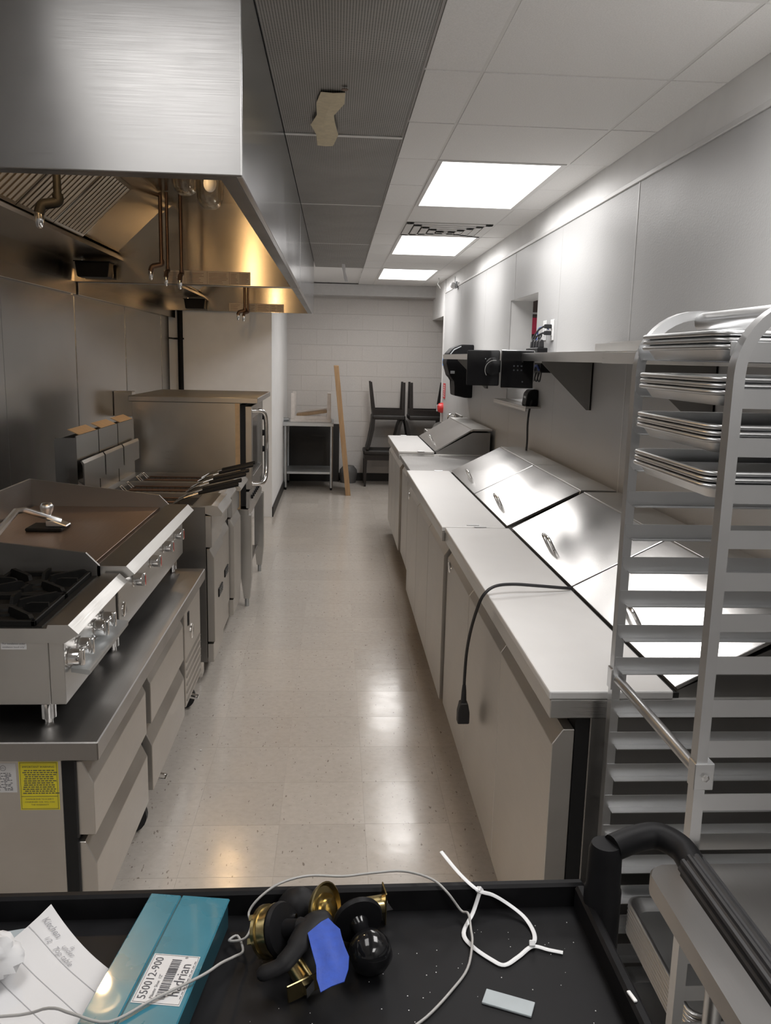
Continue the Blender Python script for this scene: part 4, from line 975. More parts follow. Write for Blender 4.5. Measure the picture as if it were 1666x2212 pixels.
lead([(1.200, 5.01, 1.7765), (1.212, 5.015, 1.80), (1.222, 5.07, 1.805), (1.226, 5.13, 1.80), (1.232, 5.20, 1.74)], 0.0045, 'power_lead', 'black_rubber', 'short black lead looping over the power strip')
lead([(1.215, 5.15, 1.772), (1.225, 5.17, 1.81), (1.22, 5.12, 1.845), (1.235, 5.02, 1.85), (1.24, 4.97, 1.835)], 0.004, 'data_lead', 'blue_wire', 'dark blue lead among the black plug leads')
for z in (1.852, 1.814): tag(MB().box(1.215, XR - 0.0130, 4.957, 4.983, z - 0.012, z + 0.012, 0.004).build('outlet_plug', 'black_rubber'), 'black plug pushed into the %s socket of the outlet' % ('upper' if z > 1.83 else 'lower'), 'plug', 'plugs in the outlet')
ub = thing('under_shelf_adapter', 'black adapter block with cables fixed below the shelf', 'adapter', (1.22, 4.95, 1.56))
MB().box(1.18, 1.262, 4.86, 5.06, 1.585, 1.640, 0.006).build('body', 'black_plastic', ub)
MB().tube(bez([(1.175, 5.10, 1.61), (1.172, 5.02, 1.595), (1.172, 4.98, 1.620), (1.172, 4.92, 1.625), (1.175, 4.88, 1.60)]), 0.006, 8).build('blue_cable', 'blue_wire', ub, 50)
for y in (5.05, 4.98, 4.91): MB().tube(bez([(1.19, y, 1.59), (1.18, y + 0.01, 1.55), (1.185, y - 0.02, 1.535), (1.19, y - 0.03, 1.585)]), 0.004, 6).build('cable', 'black_rubber', ub, 50)
# ------------------------------------------------------------ far end: steel table, inverted stand, plank, bin, chairs
tb = thing('work_table', 'small stainless work table with galvanised legs against the block wall', 'table', (-0.33, 10.75, 0))
TZ = 0.842
MB().box(-0.675, -0.015, 10.42, 11.10, TZ - 0.045, TZ, 0.004).build('table_top', 'galvanised', tb)
MB().box(-0.62, -0.05, 10.45, 11.07, 0.200, 0.228, 0.003).build('under_shelf', 'galvanised', tb)
for x in (-0.610, -0.040):
    for y in (10.455, 11.06):
        l = MB().tube([(x, y, 0.03), (x, y, TZ - 0.045)], 0.019, 12).build('leg', 'galvanised', tb, 50)
        MB().lathe([(0.014, 0), (0.017, 0.03)], (x, y, 0), (0, 0, 1), 12).build('foot', 'black_plastic', l, 40)
st = thing('inverted_stool', 'white wooden stand turned upside down on the steel table', 'stool', (-0.30, 10.75, TZ))
MB().box(-0.555, -0.045, 10.50, 10.98, TZ, TZ + 0.035, 0.004).build('seat', 'wood_white', st)
for x0 in (-0.545, -0.100):
    for y0 in (10.505, 10.93): MB().box(x0, x0 + 0.046, y0, y0 + 0.046, TZ + 0.035, TZ + 0.355, 0.003).build('leg', 'wood_white', st)
for y0 in (10.515, 10.95): MB().box(-0.50, -0.10, y0, y0 + 0.02, TZ + 0.035, TZ + 0.075).build('apron', 'wood_white', st)
tag(MB(Matrix.Translation((-0.29, 10.72, TZ + 0.085)) @ Matrix.Rotation(math.radians(-8), 4, 'Y')).box(-0.19, 0.19, -0.12, 0.12, 0, 0.035, 0.003).build('cardboard_flat', 'cardboard'), 'flat piece of cardboard lying inside the upturned white stand', 'cardboard')
tag(MB(Matrix.Translation((-0.30, 10.66, TZ + 0.135)) @ Matrix.Rotation(math.radians(-6), 4, 'Y')).box(-0.17, 0.20, -0.02, 0.02, 0, 0.014, 0.002).build('wood_slat', 'wood_white'), 'thin pale slat on top of the cardboard in the upturned stand', 'slat')
tag(MB().lathe([(0.022, 0), (0.022, 0.10)], (-0.675, 10.60, TZ + 0.025), (1, 0, 0), 14).build('metal_tube', 'galvanised', None, 50), 'short metal tube lying at the corner of the steel table', 'tube')
tag(MB().prism([(0.138, 0.0), (0.200, 0.0), (0.036, 1.545), (-0.022, 1.545)], 'y', 10.04, 10.62, 0.003).build('leaning_panel', 'plank_wood'), 'tall wooden panel leaning on edge against the steel table', 'panel')
tag(MB().lathe([(0.10, 0), (0.12, 0.12), (0.115, 0.17), (0.07, 0.225), (0, 0.23)], (0.185, 11.15, 0), (0, 0, 1), 28).build('waste_bin', 'grey_bin', None, 40), 'dark grey dome bin on the floor behind the leaning panel', 'bin')
tag(MB(Matrix.Translation((0, 11.20, 0)) @ Matrix.Rotation(math.radians(-5), 4, 'X')).box(-0.60, 0.06, 0, 0.025, 0.0, 0.77, 0.003).build('dark_sheet', 'dark_sheet'), 'black sheet leaning on the block wall behind the steel table', 'board')  # black sheet filling the very dark area below the table top
def make_chair(label):
    c = thing('dining_chair', label, 'chair', (0, 0, 0), 'stacked dark dining chairs')
    MB().box(-0.21, 0.215, -0.21, 0.21, 0.415, 0.475, 0.018, 3).build('seat', 'chair_seat', c, 40)
    m = MB(); m.box(-0.20, 0.20, -0.198, -0.178, 0.345, 0.415); m.box(-0.20, 0.20, 0.178, 0.198, 0.345, 0.415); m.box(0.182, 0.202, -0.178, 0.178, 0.345, 0.415); m.box(-0.202, -0.182, -0.178, 0.178, 0.345, 0.415); m.build('apron', 'chair_wood', c)
    def leg(x, y, x2):
        q = MB()
        v = [q._v((xx + sx * s, y + sy * s, z)) for z, s, xx in ((0, 0.014, x2), (0.416, 0.021, x)) for sx, sy in ((-1, -1), (1, -1), (1, 1), (-1, 1))]
        for f in ((0, 1, 2, 3), (7, 6, 5, 4), (0, 4, 5, 1), (1, 5, 6, 2), (2, 6, 7, 3), (3, 7, 4, 0)): q._f([v[i] for i in f])
        q.build('leg', 'chair_wood', c)
    for y in (-0.18, 0.18): leg(0.185, y, 0.19); leg(-0.185, y, -0.235)
    m = MB(); prof = [(-0.215, 0.43), (-0.170, 0.43), (-0.180, 0.60), (-0.225, 0.80), (-0.250, 0.868), (-0.285, 0.862), (-0.262, 0.78), (-0.222, 0.60)]
    m.prism(prof, 'y', -0.205, 0.205, 0.006); m.build('backrest', 'chair_seat', c)
    return c
c1 = make_chair('dark upholstered chair standing upright by the leaning panel, another turned over on it')
c1.location = (0.585, 10.98, 0); c1.rotation_euler = (0, 0, PI)
def chair(loc, rot, label):
    c = copy_tree(c1); c.location = loc; c.rotation_euler = rot; c['label'] = label
chair((1.172, 10.98, 0), (0, 0, 0), 'dark upholstered chair standing upright behind the hand sink')
chair((0.685, 10.96, 1.346), (PI, 0, 0), 'dark chair turned upside down on the chair by the leaning panel')
chair((1.160, 10.96, 1.346), (PI, 0, PI), 'dark chair turned upside down on the chair behind the hand sink')

# ------------------------------------------------------------ aluminium pan rack and sheet pans
rk = thing('pan_rack', 'aluminium sheet pan rack with angle slides and rounded top', 'rack', (0.91, 1.475, 0))
RX0, RX1, RT = 0.598, 1.225, 1.755
def uframe(y0, y1):
    def path(o):
        R = 0.12 - o; pts = [(RX0 + o, 0.05)]
        pts += [(RX0 + 0.12 + R * math.cos(math.radians(a)), RT - 0.12 + R * math.sin(math.radians(a))) for a in range(180, 89, -9)]
        pts += [(RX1 - 0.12 + R * math.cos(math.radians(a)), RT - 0.12 + R * math.sin(math.radians(a))) for a in range(90, -1, -9)]
        pts += [(RX1 - o, 0.05)]; return pts
    A, B = path(0), path(0.018); m = MB(); n = len(A)
    V = [[m._v((p[0], y, p[1])) for p in L] for L in (A, B) for y in (y0, y1)]
    for i in range(n - 1):
        for a, b in ((0, 1), (1, 3), (3, 2), (2, 0)): m._f([V[a][i], V[a][i + 1], V[b][i + 1], V[b][i]])
    for i in (0, n - 1): m._f([V[k][i] for k in (0, 1, 3, 2)])
    m.build('side_frame', 'aluminium', rk, 30)
YA, YBk = 1.668, 1.272
uframe(YA, YA + 0.024); uframe(YBk - 0.024, YBk)
for x, z in ((RX0 + 0.13, RT - 0.022), (RX1 - 0.14, RT - 0.022)): MB().tube([(x, YBk - 0.002, z), (x, YA + 0.002, z)], 0.019, 14).build('top_bar', 'aluminium', rk, 50)
SL = [0.204 + 0.074 * k for k in range(6)] + [0.648, 0.719, 0.793, 0.867, 0.940, 1.036, 1.108, 1.183, 1.255, 1.324, 1.393, 1.466, 1.540, 1.615, 1.686]
for z in SL:
    for s in (0, 1):
        m = MB(); ya = YA - 0.0015 if s == 0 else YBk; yb = YA if s == 0 else YBk + 0.0015
        prof = [(RX0 + 0.002, z), (RX1 - 0.002, z), (RX1 - 0.002, z - 0.022), (RX1 - 0.010, z - 0.030), (RX0 + 0.010, z - 0.030), (RX0 + 0.002, z - 0.020)]
        m.prism(prof, 'y', ya, yb)
        if s == 0: m.box(RX0 + 0.012, RX1 - 0.012, YA - 0.024, YA - 0.0015, z - 0.030, z - 0.0285)
        else: m.box(RX0 + 0.012, RX1 - 0.012, YBk + 0.0015, YBk + 0.024, z - 0.030, z - 0.0285)
        m.build('slide', 'aluminium', rk)
br = MB().tube([(RX0 + 0.012, YBk - 0.01, 0.985), (RX0 + 0.012, YA + 0.01, 0.985)], 0.0105, 12).build('cross_brace', 'aluminium', rk, 50)
for y in (YBk - 0.027, YA + 0.002):
    b = MB().box(RX0 - 0.003, RX0 + 0.03, y, y + 0.026, 0.962, 1.008, 0.001).build('brace_bracket', 'aluminium', rk)
    MB().lathe([(0.007, 0), (0.007, 0.004), (0.004, 0.005), (0, 0.005)], (RX0 + 0.014, y, 0.985), (0, -1, 0), 6).build('bolt', 'chrome', b)
MB().box(RX0 + 0.005, RX1 - 0.005, YBk, YA, 0.085, 0.10, 0.002).build('base_tray', 'aluminium', rk)
for x in (RX0 + 0.03, RX1 - 0.03):
    for y in (YBk + 0.0, YA - 0.0): caster(rk, x, y, 0.035, 0.06)
def pan_mesh():
    m = MB(); hx_, hy_ = 0.2285, 0.176
    def loop(ins, z, rc=0.03):
        r = max(0.004, rc - ins * 0.4); X, Y = hx_ - ins, hy_ - ins; out = []
        for cx, cy, a0 in ((X - r, Y - r, 0), (-X + r, Y - r, 90), (-X + r, -Y + r, 180), (X - r, -Y + r, 270)):
            for k in range(5):
                a = math.radians(a0 + 22.5 * k); out.append(m._v((cx + r * math.cos(a), cy + r * math.sin(a), z)))
        return out
    L = [loop(0.022, 0.0), loop(0.0095, 0.019), loop(0.004, 0.0165), loop(0.001, 0.0180), loop(0.0, 0.0210), loop(0.001, 0.0240), loop(0.004, 0.0255), loop(0.0095, 0.0245), loop(0.024, 0.0015)]
    for A, B in zip(L, L[1:]):
        for i in range(20): m._f([A[i], A[(i + 1) % 20], B[(i + 1) % 20], B[i]])
    m._f(L[0][::-1]); m._f(L[-1])
    return m
pan0 = pan_mesh().build('sheet_pan', 'aluminium', None, 50)
first = True
def put_pan(x, y, z, lab, group, rz=0.0):
    global first
    if first: o = pan0; first = False
    else: o = pan0.copy(); COL.objects.link(o)
    o.location = (x, y, z); o.rotation_euler = (0, 0, rz); tag(o, lab, 'sheet pan', group)
PXC, PYC = 0.590 + 0.2285, 1.470
lev = {1.686: 'uppermost slide of the rack', 1.615: 'second slide below the rack top', 1.540: 'third slide below the rack top', 1.466: 'fourth slide below the rack top'}
for z, nm in lev.items():
    for k in range(3):
        put_pan(PXC + random.uniform(-0.0009, 0.0009), PYC, z - 0.028 + 0.0105 * k, '%s pan of three nested on the %s' % (('bottom', 'middle', 'top')[k], nm), 'nested sheet pans in the rack')
ORD = ('top', 'second', 'third', 'fourth', 'fifth', 'sixth', 'seventh', 'eighth')
for k in range(8): put_pan(PXC + 0.062, PYC, 0.426 - 0.028 + 0.0095 * k, '%s pan down in the tall nested stack low in the rack' % ORD[7 - k], 'tall stack of pans low in the rack')
for k in range(5): put_pan(PXC + 0.055, PYC, 0.278 - 0.028 + 0.0095 * k, '%s pan down in the lowest nested stack of the rack' % ORD[4 - k], 'lowest stack of pans in the rack')

# ------------------------------------------------------------ stainless stand beside the cart
sd = thing('steel_stand', 'stainless stand with a rounded lipped top beside the black cart', 'stand', (0.76, 0.90, 0))
def rrect(x0, x1, y0, y1, r, n=5):
    out = []
    for cx, cy, a0 in ((x1 - r, y1 - r, 0), (x0 + r, y1 - r, 90), (x0 + r, y0 + r, 180), (x1 - r, y0 + r, 270)):
        for k in range(n + 1): a = math.radians(a0 + 90 * k / n); out.append((cx + r * math.cos(a), cy + r * math.sin(a)))
    return out
MB().prism(rrect(0.512, 1.05, 0.30, 1.215, 0.028), 'z', 0.815, 0.848, 0.003).build('top', 'steel_top', sd)
for x in (0.60, 0.98):
    for y in (0.38, 1.12): MB().tube([(x, y, 0), (x, y, 0.815)], 0.014, 10).build('leg', 'aluminium', sd, 50)
MB().prism(rrect(0.56, 1.02, 0.34, 1.16, 0.028), 'z', 0.16, 0.175, 0.002).build('lower_shelf', 'steel_v', sd)

# ------------------------------------------------------------ black utility cart in the foreground
ct = thing('utility_cart', 'black plastic utility cart with a ribbed push handle', 'cart', (-0.08, 0.78, 0))
KX0, KX1, KY0, KY1, KZ = -0.62, 0.374, 0.42, 1.105, 0.862
ang = Matrix.Translation((0, 1.1, 0)) @ Matrix.Rotation(math.radians(0.9), 4, 'Z') @ Matrix.Translation((0, -1.1, 0))
def KM(): return MB(ang)
KM().box(KX0 + 0.012, KX1 - 0.012, KY0 + 0.012, KY1 - 0.012, KZ - 0.02, KZ).build('tray_floor', 'black_plastic', ct)
m = KM()
for b in ((KX0, KX1, KY1 - 0.016, KY1), (KX0, KX1, KY0, KY0 + 0.016), (KX0, KX0 + 0.016, KY0 + 0.016, KY1 - 0.016), (KX1 - 0.016, KX1, KY0 + 0.016, KY1 - 0.016)): m.box(*b, KZ - 0.05, KZ + 0.036, 0.004)
m.build('tray_rim', 'black_plastic', ct)
KM().box(KX0 + 0.01, KX1 - 0.01, KY0 + 0.01, KY1 - 0.01, 0.16, 0.19, 0.005).build('lower_tray', 'black_plastic', ct)
for x in (KX0 + 0.045, KX1 - 0.045):
    for y in (KY0 + 0.045, KY1 - 0.045):
        KM().tube([(x, y, 0.125), (x, y, KZ - 0.02)], 0.022, 12).build('post', 'black_plastic', ct, 50)
        caster(ct, x, y, 0.055, 0.12)
HYa, HYb, HXh = KY1 - 0.055, KY0 + 0.055, KX1 + 0.113
hp = [(KX1 + 0.012, HYa, KZ - 0.05), (KX1 + 0.012, HYa, KZ + 0.10), (KX1 + 0.022, HYa, KZ + 0.118), (KX1 + 0.06, HYa + 0.012, KZ + 0.124), (KX1 + 0.092, HYa + 0.010, KZ + 0.128), (HXh, HYa - 0.02, KZ + 0.126), (HXh, HYa - 0.06, KZ + 0.122)]
KM().lathe([(0.026, KZ - 0.06), (0.026, KZ + 0.055), (0.024, KZ + 0.060), (0.023, KZ + 0.115), (0.02, KZ + 0.125), (0, KZ + 0.127)], (KX1 + 0.012, HYa, 0), (0, 0, 1), 20).build('handle_post', 'black_plastic', ct, 40)
KM().tube(bez(hp[2:], 5), 0.0185, 14).build('handle_bend', 'black_plastic', ct, 50)
KM().lathe([(0.026, KZ - 0.06), (0.026, KZ + 0.055), (0.023, KZ + 0.115), (0, KZ + 0.127)], (KX1 + 0.012, HYb, 0), (0, 0, 1), 20).build('handle_post', 'black_plastic', ct, 40)
KM().tube(bez([(KX1 + 0.02, HYb, KZ + 0.118), (KX1 + 0.08, HYb, KZ + 0.126), (HXh, HYb + 0.03, KZ + 0.124), (HXh, HYb + 0.06, KZ + 0.122)], 5), 0.0185, 14).build('handle_bend', 'black_plastic', ct, 50)
# ribbed grip
m = KM(); n = 40
prof = []
for k in range(n):
    a = 2 * PI * k / n; up = math.cos(a - PI / 2)
    r = 0.0205 - (0.0022 if (k % 4 in (2, 3) and 4 <= k <= 28) else 0.0)
    prof.append((HXh + r * math.cos(a), KZ + 0.122 + r * math.sin(a)))
m.prism(prof, 'y', HYb + 0.055, HYa - 0.055); m.build('ribbed_grip', 'black_rubber', ct)
# ------------------------------------------------------------ things on the cart
ZT = KZ
# teal carton in clear film with a label
bx = thing('teal_carton', 'long teal carton in clear film with a white barcode label', 'box', (-0.22, 0.93, ZT))
ax = Vector((0.14, 0.99, 0)).normalized(); lx = Vector((ax.y, -ax.x, 0))      # ax runs away along the carton, lx across it
org = Vector((-0.1375, 1.060, ZT + 0.0024))                                             # far corner of the lid on the side away from the paper
BM = Matrix((( -lx.x, -ax.x, 0, org.x), (-lx.y, -ax.y, 0, org.y), (0, 0, 1, org.z), (0, 0, 0, 1)))   # local x across, y towards the near end
bw, bl, bh = 0.112, 0.335, 0.044
MB(BM).box(0.002, bw - 0.002, 0.002, bl - 0.002, 0.0, bh - 0.002, 0.002).build('carton_body', 'teal_shaded', bx)  # side shadow painted as darker teal; also shows in the lid seam
MB(BM).box(0.0, bw * 0.60, 0.0, bl, bh - 0.004, bh, 0.0015).build('lid_flap', 'teal_film', bx)
MB(BM).box(bw * 0.615, bw, 0.0, bl, bh - 0.004, bh - 0.0004, 0.0015).build('lid_flap', 'teal_film', bx)
lb = MB(BM).box(0.006, 0.064, 0.118, 0.200, bh, bh + 0.0006).build('barcode_label', 'label_white', bx)
m = MB()
def LP(u, v): return BM @ Vector((0.064 - v, 0.200 - u, bh + 0.0006))           # u along the reading direction, v down the label
xd, yd = ax, -lx
m.text('550012-900', 0.0145, LP(0.006, 0.0145), xd, yd); m.text('Pilaster Shoe  12"', 0.0055, LP(0.008, 0.0225), xd, yd)
m.text('hadrian', 0.0185, LP(0.013, 0.0515), xd, yd); m.text('\u00ae', 0.005, LP(0.076, 0.044), xd, yd)
for k in range(9): 
    a = 0.010 + 0.0072 * k; c = [LP(a, 0.0545), LP(a + 0.005, 0.0545), LP(a + 0.005, 0.0555), LP(a, 0.0555)]; m.poly([(p.x, p.y, p.z + 0.0004) for p in c])
u = 0.008; random.seed(3)
while u < 0.072:
    w_ = random.choice((0.0006, 0.0006, 0.0012, 0.0018)); c = [LP(u, 0.0255), LP(u + w_, 0.0255), LP(u + w_, 0.0375), LP(u, 0.0375)]
    m.poly([(p.x, p.y, p.z + 0.0004) for p in c]); u += w_ + random.choice((0.0006, 0.001, 0.0014))
for (u0, u1, v0, v1) in ((0.0015, 0.0805, 0.0015, 0.002), (0.0015, 0.0805, 0.0565, 0.057), (0.0015, 0.002, 0.0015, 0.057), (0.080, 0.0805, 0.0015, 0.057)):
    c = [LP(u0, v0), LP(u1, v0), LP(u1, v1), LP(u0, v1)]; m.poly([(p.x, p.y, p.z + 0.0003) for p in c])
m.build('printed_text', 'ink', lb)
# ruled note sheet, curled at its corner
nt_ = thing('note_sheet', 'white ruled paper with pencil notes tucked under the teal carton', 'paper', (-0.42, 0.95, ZT))
e1 = Vector((0.74, -0.67, 0)).normalized(); e2 = Vector((-0.67, -0.74, 0)).normalized(); c0 = Vector((-0.386, 1.076, ZT + 0.0007))
def PP(u, v, d=0.0):
    q = c0 + e1 * u + e2 * v; r = max(0.0, 1 - math.hypot(u, v) / 0.12)
    q.z += 0.030 * r * r + d; return q
MB().grid([[PP(0.216 * i / 14, 0.279 * j / 16) for i in range(15)] for j in range(17)], 0.0005).build('sheet', 'paper', nt_, 60)
m = MB()
for k in range(6):
    v = 0.034 + 0.0335 * k
    for i in range(14): m.poly([PP(0.002 + 0.0151 * i, v, 0.0007), PP(0.002 + 0.0151 * (i + 1), v, 0.0007), PP(0.002 + 0.0151 * (i + 1), v + 0.0009, 0.0007), PP(0.002 + 0.0151 * i, v + 0.0009, 0.0007)])
m.build('ruled_lines', 'line_grey', nt_)
m = MB()
for (s, sz, u, v) in (('Kitchen', 0.0125, 0.010, 0.020), ('is', 0.009, 0.070, 0.015), ('under', 0.010, 0.062, 0.0225), ('Top table', 0.0105, 0.056, 0.0325), ('1/2', 0.009, 0.035, 0.0315)):
    q = PP(u, v); qx = PP(u + 0.03, v) - q; qy = q - PP(u, v + 0.01)
    m.text(s, sz, q + Vector((0, 0, 0.0016)), qx, qy, 'LEFT', 0.35)
m.build('pencil_writing', 'pencil', nt_)
cloth((-0.425, 0.975, ZT + 0.0062), (0.034, 0.03, 0.024), 'crumpled_paper', 'crumpled white paper scrap lying on the ruled sheet', 'paper', 'paper')
tag(MB(Matrix.Translation((-0.43, 1.055, ZT + 0.0002)) @ Matrix.Rotation(0.25, 4, 'Z')).box(-0.035, 0.035, -0.012, 0.008, 0, 0.001).build('plastic_card', 'grey_shim'), 'pale grey card edge beside the ruled sheet', 'card')

# door hardware in a heap
def oriented(o, z, x=None):
    z = Vector(z).normalized(); x = Vector(x) if x else z.orthogonal(); x = (x - z * x.dot(z)).normalized(); y = z.cross(x)
    return Matrix(((x.x, y.x, z.x, o[0]), (x.y, y.y, z.y, o[1]), (x.z, y.z, z.z, o[2]), (0, 0, 0, 1)))
ROSE = [(0.0, 0.0), (0.034, 0.0), (0.035, 0.003), (0.033, 0.008), (0.022, 0.011), (0.0, 0.011)]
BOWL = [(0.0335, 0), (0.0335, -0.004), (0.030, -0.006), (0.030, -0.012), (0.024, -0.013), (0.022, -0.020), (0.012, -0.021), (0.010, -0.028), (0, -0.028)]
kn1 = thing('knob_lockset', 'black egg shaped door knob with its brass rose turned up', 'door knob', (-0.02, 1.08, ZT), 'loose door knobs on the cart')
d1 = Vector((0.75, -0.45, 0.28))
M = oriented((-0.004, 1.034, ZT + 0.045), d1)
MB(M).lathe([(0.0, -0.075), (0.018, -0.072), (0.027, -0.060), (0.029, -0.045), (0.024, -0.030), (0.013, -0.020), (0.011, -0.008)], (0, 0, 0), (0, 0, 1), 24).build('knob', 'black_plastic', kn1, 50)
MB(M).lathe([(0.010, -0.010), (0.033, -0.006), (0.036, 0.0), (0.034, 0.001), (0.030, -0.004), (0.022, -0.003), (0.021, 0.002), (0.015, 0.002), (0.014, 0.009), (0.008, 0.010), (0.0, 0.010)], (0, 0, 0), (0, 0, 1), 28).build('rose', 'brass', kn1, 40)
lv = thing('door_lever', 'black curved door lever with round rose and brass mechanism', 'door lever', (-0.05, 1.0, ZT))
d2 = Vector((0.80, -0.42, 0.40)).normalized()
M = oriented((-0.064, 0.998, ZT + 0.042), d2)
MB(M).lathe(ROSE, (0, 0, 0), (0, 0, 1), 32).build('rose', 'black_plastic', lv, 40)
MB(M).lathe([(0.013, 0.010), (0.011, 0.03), (0.013, 0.034), (0.010, 0.046), (0, 0.047)], (0, 0, 0), (0, 0, 1), 20).build('neck', 'black_plastic', lv, 40)
MB(M).lathe([(0.034, -0.001), (0.034, -0.005), (0.031, -0.006), (0.031, -0.018), (0.034, -0.019), (0.034, -0.024), (0.024, -0.025), (0.022, -0.020), (0.012, -0.020), (0.010, -0.032), (0, -0.032)], (0, 0, 0), (0, 0, 1), 28).build('mechanism', 'brass', lv, 40)
for a in range(0, 360, 60):
    c = Vector((0.028 * math.cos(math.radians(a)), 0.028 * math.sin(math.radians(a)), -0.024)); MB(M).box(c.x - 0.004, c.x + 0.004, c.y - 0.002, c.y + 0.002, -0.034, -0.018, 0.0008).build('spring_tab', 'brass', lv)
MB(M).lathe([(0.003, 0.011), (0.003, 0.013), (0, 0.0135)], (0.018, -0.016, 0), (0, 0, 1), 10).build('screw', 'chrome', lv, 40)
hub = M @ Vector((0, 0, 0.044))
MB().tube(bez([(0.002, 0.998, ZT + 0.060), (-0.016, 0.988, ZT + 0.064), (-0.030, 0.968, ZT + 0.062), (-0.042, 0.946, ZT + 0.054), (-0.060, 0.929, ZT + 0.044), (-0.088, 0.926, ZT + 0.034)], 6), [0.006, 0.012] + [0.015] * 16 + [0.013] * 6 + [0.011] * 5 + [0.009, 0.005], 12, flat=0.42).build('lever_arm', 'black_plastic', lv, 50)
kn2 = thing('knob_lockset', 'black ball door knob with black rose beside the blue tape', 'door knob', (0.03, 1.0, ZT), 'loose door knobs on the cart')
d3 = Vector((0.25, -0.93, -0.10)).normalized()
M = oriented((0.038, 1.028, ZT + 0.036), d3)
MB(M).lathe(ROSE, (0, 0, 0), (0, 0, 1), 32).build('rose', 'black_plastic', kn2, 40)
MB(M).lathe([(0.014, 0.010), (0.011, 0.016), (0.010, 0.030), (0.014, 0.036), (0.024, 0.046), (0.028, 0.060), (0.026, 0.075), (0.016, 0.086), (0, 0.089)], (0, 0, 0), (0, 0, 1), 28).build('knob', 'black_gloss', kn2, 50)
MB(M).lathe([(0.0, 0.0), (0.028, 0.0), (0.026, -0.006), (0.012, -0.008), (0, -0.008)], (0, 0, 0), (0, 0, 1), 24).build('mechanism', 'brass', kn2, 40)
def latch(a, b, pl, label, mat='brass'):
    a, b = Vector(a), Vector(b); d = (b - a); L = d.length; M = oriented(a, d, Vector(pl))
    t = thing('latch_bolt', label, 'latch', (a.x, a.y, ZT), 'loose latch bolts on the cart')
    MB(M).lathe([(0.0, 0), (0.0125, 0), (0.0125, L), (0, L)], (0, 0, 0), (0, 0, 1), 20).build('barrel', mat, t, 40)
    MB(M).box(-0.028, 0.028, -0.0125, 0.0125, L, L + 0.0022, 0.001).build('face_plate', mat, t)
    MB(M).prism([(-0.007, L), (0.007, L), (0.007, L + 0.005), (-0.007, L + 0.013)], 'y', -0.007, 0.007).build('bolt_tip', 'chrome', t)
latch((-0.044, 0.966, ZT + 0.0160), (-0.026, 0.930, ZT + 0.0158), (0.9, 0.4, 0.1), 'brass latch bolt poking out under the black lever')
latch((0.044, 1.060, ZT + 0.029), (0.076, 1.066, ZT + 0.030), (0, -0.15, 0.98), 'brass latch bolt behind the ball knob with an upright face plate')
m = MB(); outl = [(-0.027, 0.957), (-0.010, 0.971), (-0.001, 0.978), (0.006, 0.967), (0.014, 0.960), (0.016, 0.948), (0.020, 0.935), (0.025, 0.921), (0.024, 0.905), (0.019, 0.889), (0.004, 0.884), (-0.009, 0.876), (-0.014, 0.893), (-0.015, 0.910), (-0.021, 0.932)]
cx = sum(p[0] for p in outl) / len(outl); cy = sum(p[1] for p in outl) / len(outl)
def tz(x, y): return ZT + 0.070 - 0.24 * (0.960 - y) + 0.0012 * math.sin(x * 260 + y * 90) + 0.0008 * math.sin(y * 300)
rings = [[(cx + (x - cx) * s, cy + (y - cy) * s) for x, y in outl] for s in (1.0, 0.8, 0.55, 0.3, 0.12)]
V = [[m._v((x, y, tz(x, y))) for x, y in r] for r in rings]; cv = m._v((cx, cy, tz(cx, cy))); n = len(outl)
for A, B in zip(V, V[1:]):
    for i in range(n): m._f([A[i], A[(i + 1) % n], B[(i + 1) % n], B[i]])
for i in range(n): m._f([V[-1][i], V[-1][(i + 1) % n], cv])
bmesh.ops.recalc_face_normals(m.bm, faces=m.bm.faces[:]); bmesh.ops.solidify(m.bm, geom=m.bm.faces[:], thickness=0.0012)
tag(m.build('blue_tape', 'blue_tape', None, 30), 'torn piece of blue painter tape stuck on the door hardware', 'tape')
# wire and zip ties
Wz = ZT + 0.003
pts = [(-0.60, 0.89, ZT + 0.02), (-0.386, 0.892, ZT + 0.014), (-0.325, 0.880, ZT + 0.034), (-0.290, 0.852, ZT + 0.0505), (-0.245, 0.838, ZT + 0.0505), (-0.203, 0.870, ZT + 0.0505), (-0.153, 0.905, ZT + 0.0515), (-0.134, 0.938, ZT + 0.042), (-0.122, 0.972, ZT + 0.024), (-0.113, 0.996, ZT + 0.014), (-0.124, 1.028, ZT + 0.012), (-0.134, 1.018, ZT + 0.012), (-0.112, 1.012, ZT + 0.020), (-0.106, 1.040, ZT + 0.02), (-0.112, 1.062, ZT + 0.022), (-0.098, 1.072, ZT + 0.038), (-0.070, 1.087, ZT + 0.050), (-0.03, 1.108, ZT + 0.047), (0.019, 1.113, ZT + 0.042), (0.060, 1.121, ZT + 0.041), (0.108, 1.125, ZT + 0.041), (0.147, 1.098, ZT + 0.046), (0.168, 1.078, ZT + 0.038), (0.188, 1.070, ZT + 0.014), (0.196, 1.056, ZT + 0.019), (0.196, 1.030, ZT + 0.013), (0.194, 1.006, ZT + 0.011), (0.182, 0.968, Wz), (0.156, 0.930, Wz), (0.120, 0.888, Wz), (0.080, 0.855, Wz), (0.02, 0.80, Wz)]
tag(MB().tube(bez(pts, 5), 0.0018, 8).build('thin_wire', 'wire_grey', None, 50), 'thin grey wire looping across the carton and the cart tray', 'wire')
def ribbon(pts, w, h, name, parent, mat='zip_white'):
    return MB().tube(bez(pts, 5), w, 6, flat=h).build(name, mat, parent, 40)
z1 = thing('zip_tie', 'white zip tie of the joined loop whose tail sticks up over the cart rim', 'zip tie', (0.22, 1.08, ZT), 'joined white zip ties')
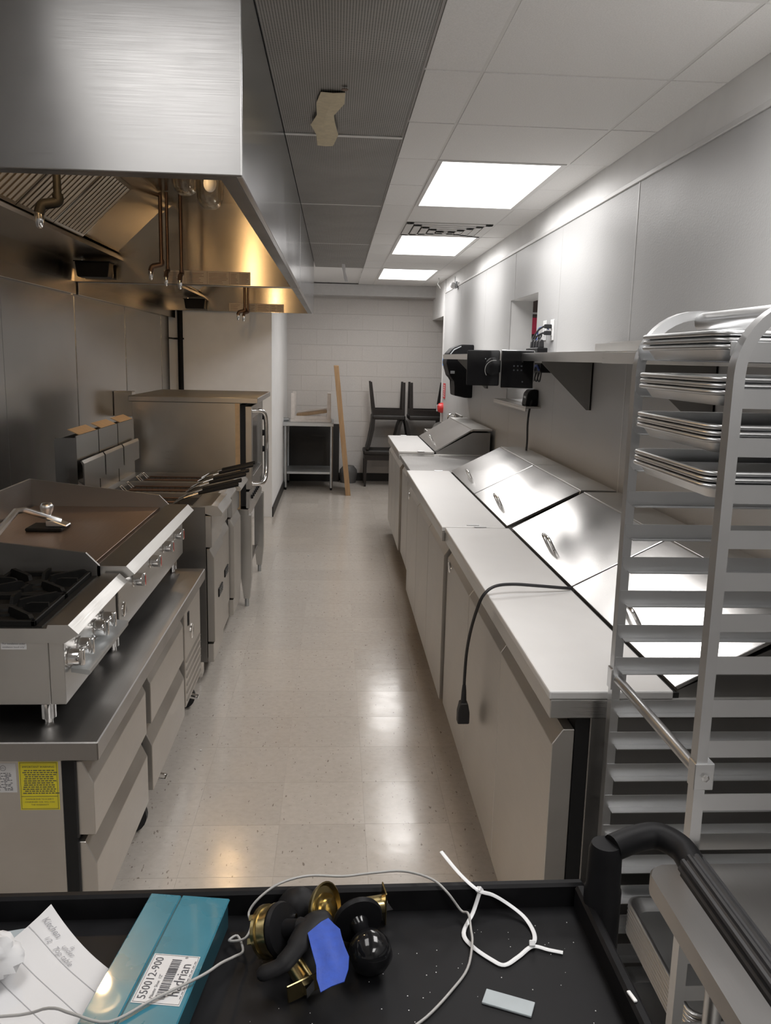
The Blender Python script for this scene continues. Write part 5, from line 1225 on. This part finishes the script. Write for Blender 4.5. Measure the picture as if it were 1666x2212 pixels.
ribbon([(0.275, 1.006, ZT + 0.003), (0.284, 1.022, ZT + 0.003), (0.285, 1.042, ZT + 0.004), (0.277, 1.064, ZT + 0.008), (0.258, 1.080, ZT + 0.016), (0.236, 1.084, ZT + 0.028), (0.213, 1.082, ZT + 0.038), (0.190, 1.110, ZT + 0.046), (0.168, 1.150, ZT + 0.056)], 0.0030, 0.45, 'strap', z1)
MB(oriented((0.216, 1.084, ZT + 0.036), (0.5, -0.5, 0.3))).box(-0.004, 0.004, -0.0045, 0.0045, -0.004, 0.004, 0.001).build('lock_head', z1 and 'zip_white', z1)
z2 = thing('zip_tie', 'white zip tie of the joined loop whose short tail lies flat on the tray', 'zip tie', (0.24, 1.0, ZT), 'joined white zip ties')
ribbon([(0.216, 1.082, ZT + 0.034), (0.205, 1.068, ZT + 0.012), (0.187, 1.036, ZT + 0.004), (0.195, 1.010, ZT + 0.003), (0.216, 0.984, ZT + 0.003), (0.232, 0.973, ZT + 0.003), (0.254, 0.988, ZT + 0.003), (0.277, 1.006, ZT + 0.004), (0.298, 1.000, ZT + 0.003), (0.316, 0.994, ZT + 0.003)], 0.0030, 0.45, 'strap', z2)
MB(oriented((0.277, 1.008, ZT + 0.0068), (0.9, -0.2, 0.1))).box(-0.004, 0.004, -0.0045, 0.0045, -0.004, 0.004, 0.001).build('lock_head', 'zip_white', z2)
tag(MB(Matrix.Translation((0.224, 0.908, ZT + 0.0003)) @ Matrix.Rotation(-0.415, 4, 'Z')).box(-0.031, 0.031, -0.0125, 0.0125, 0, 0.003, 0.0006).build('plastic_shim', 'grey_shim'), 'small flat grey plastic shim lying on the cart tray', 'shim')
tag(MB(Matrix.Translation((0.3655, 0.872, KZ + 0.0364)) @ Matrix.Rotation(0.2, 4, 'Z')).box(-0.0025, 0.0025, -0.009, 0.009, 0, 0.003, 0.0012, 2).build('plastic_peg', 'plastic_white'), 'tiny white plastic peg on the cart rim', 'peg')
m = MB(); random.seed(11)
for k in range(110):
    x, y, s = random.uniform(-0.1, 0.34), random.uniform(0.70, 1.06), random.uniform(0.0003, 0.0007)
    m.box(x - s, x + s, y - s, y + s, ZT + 0.0001, ZT + 0.0001 + s)
o = tag(m.build('dust_crumbs', 'label_white'), 'pale dust and crumbs scattered on the black cart tray', 'dust', kind='stuff')
m = MB()
for (x, y, s) in ((-0.21, 6.9, 0.008), (-0.55, 3.35, 0.005), (-0.35, 3.9, 0.004)): m.ball((x, y, s * 0.5), s, 0.6, 8, 5)
tag(m.build('floor_crumbs', 'label_white'), 'a few stray crumbs on the vinyl floor', 'dust', kind='stuff')
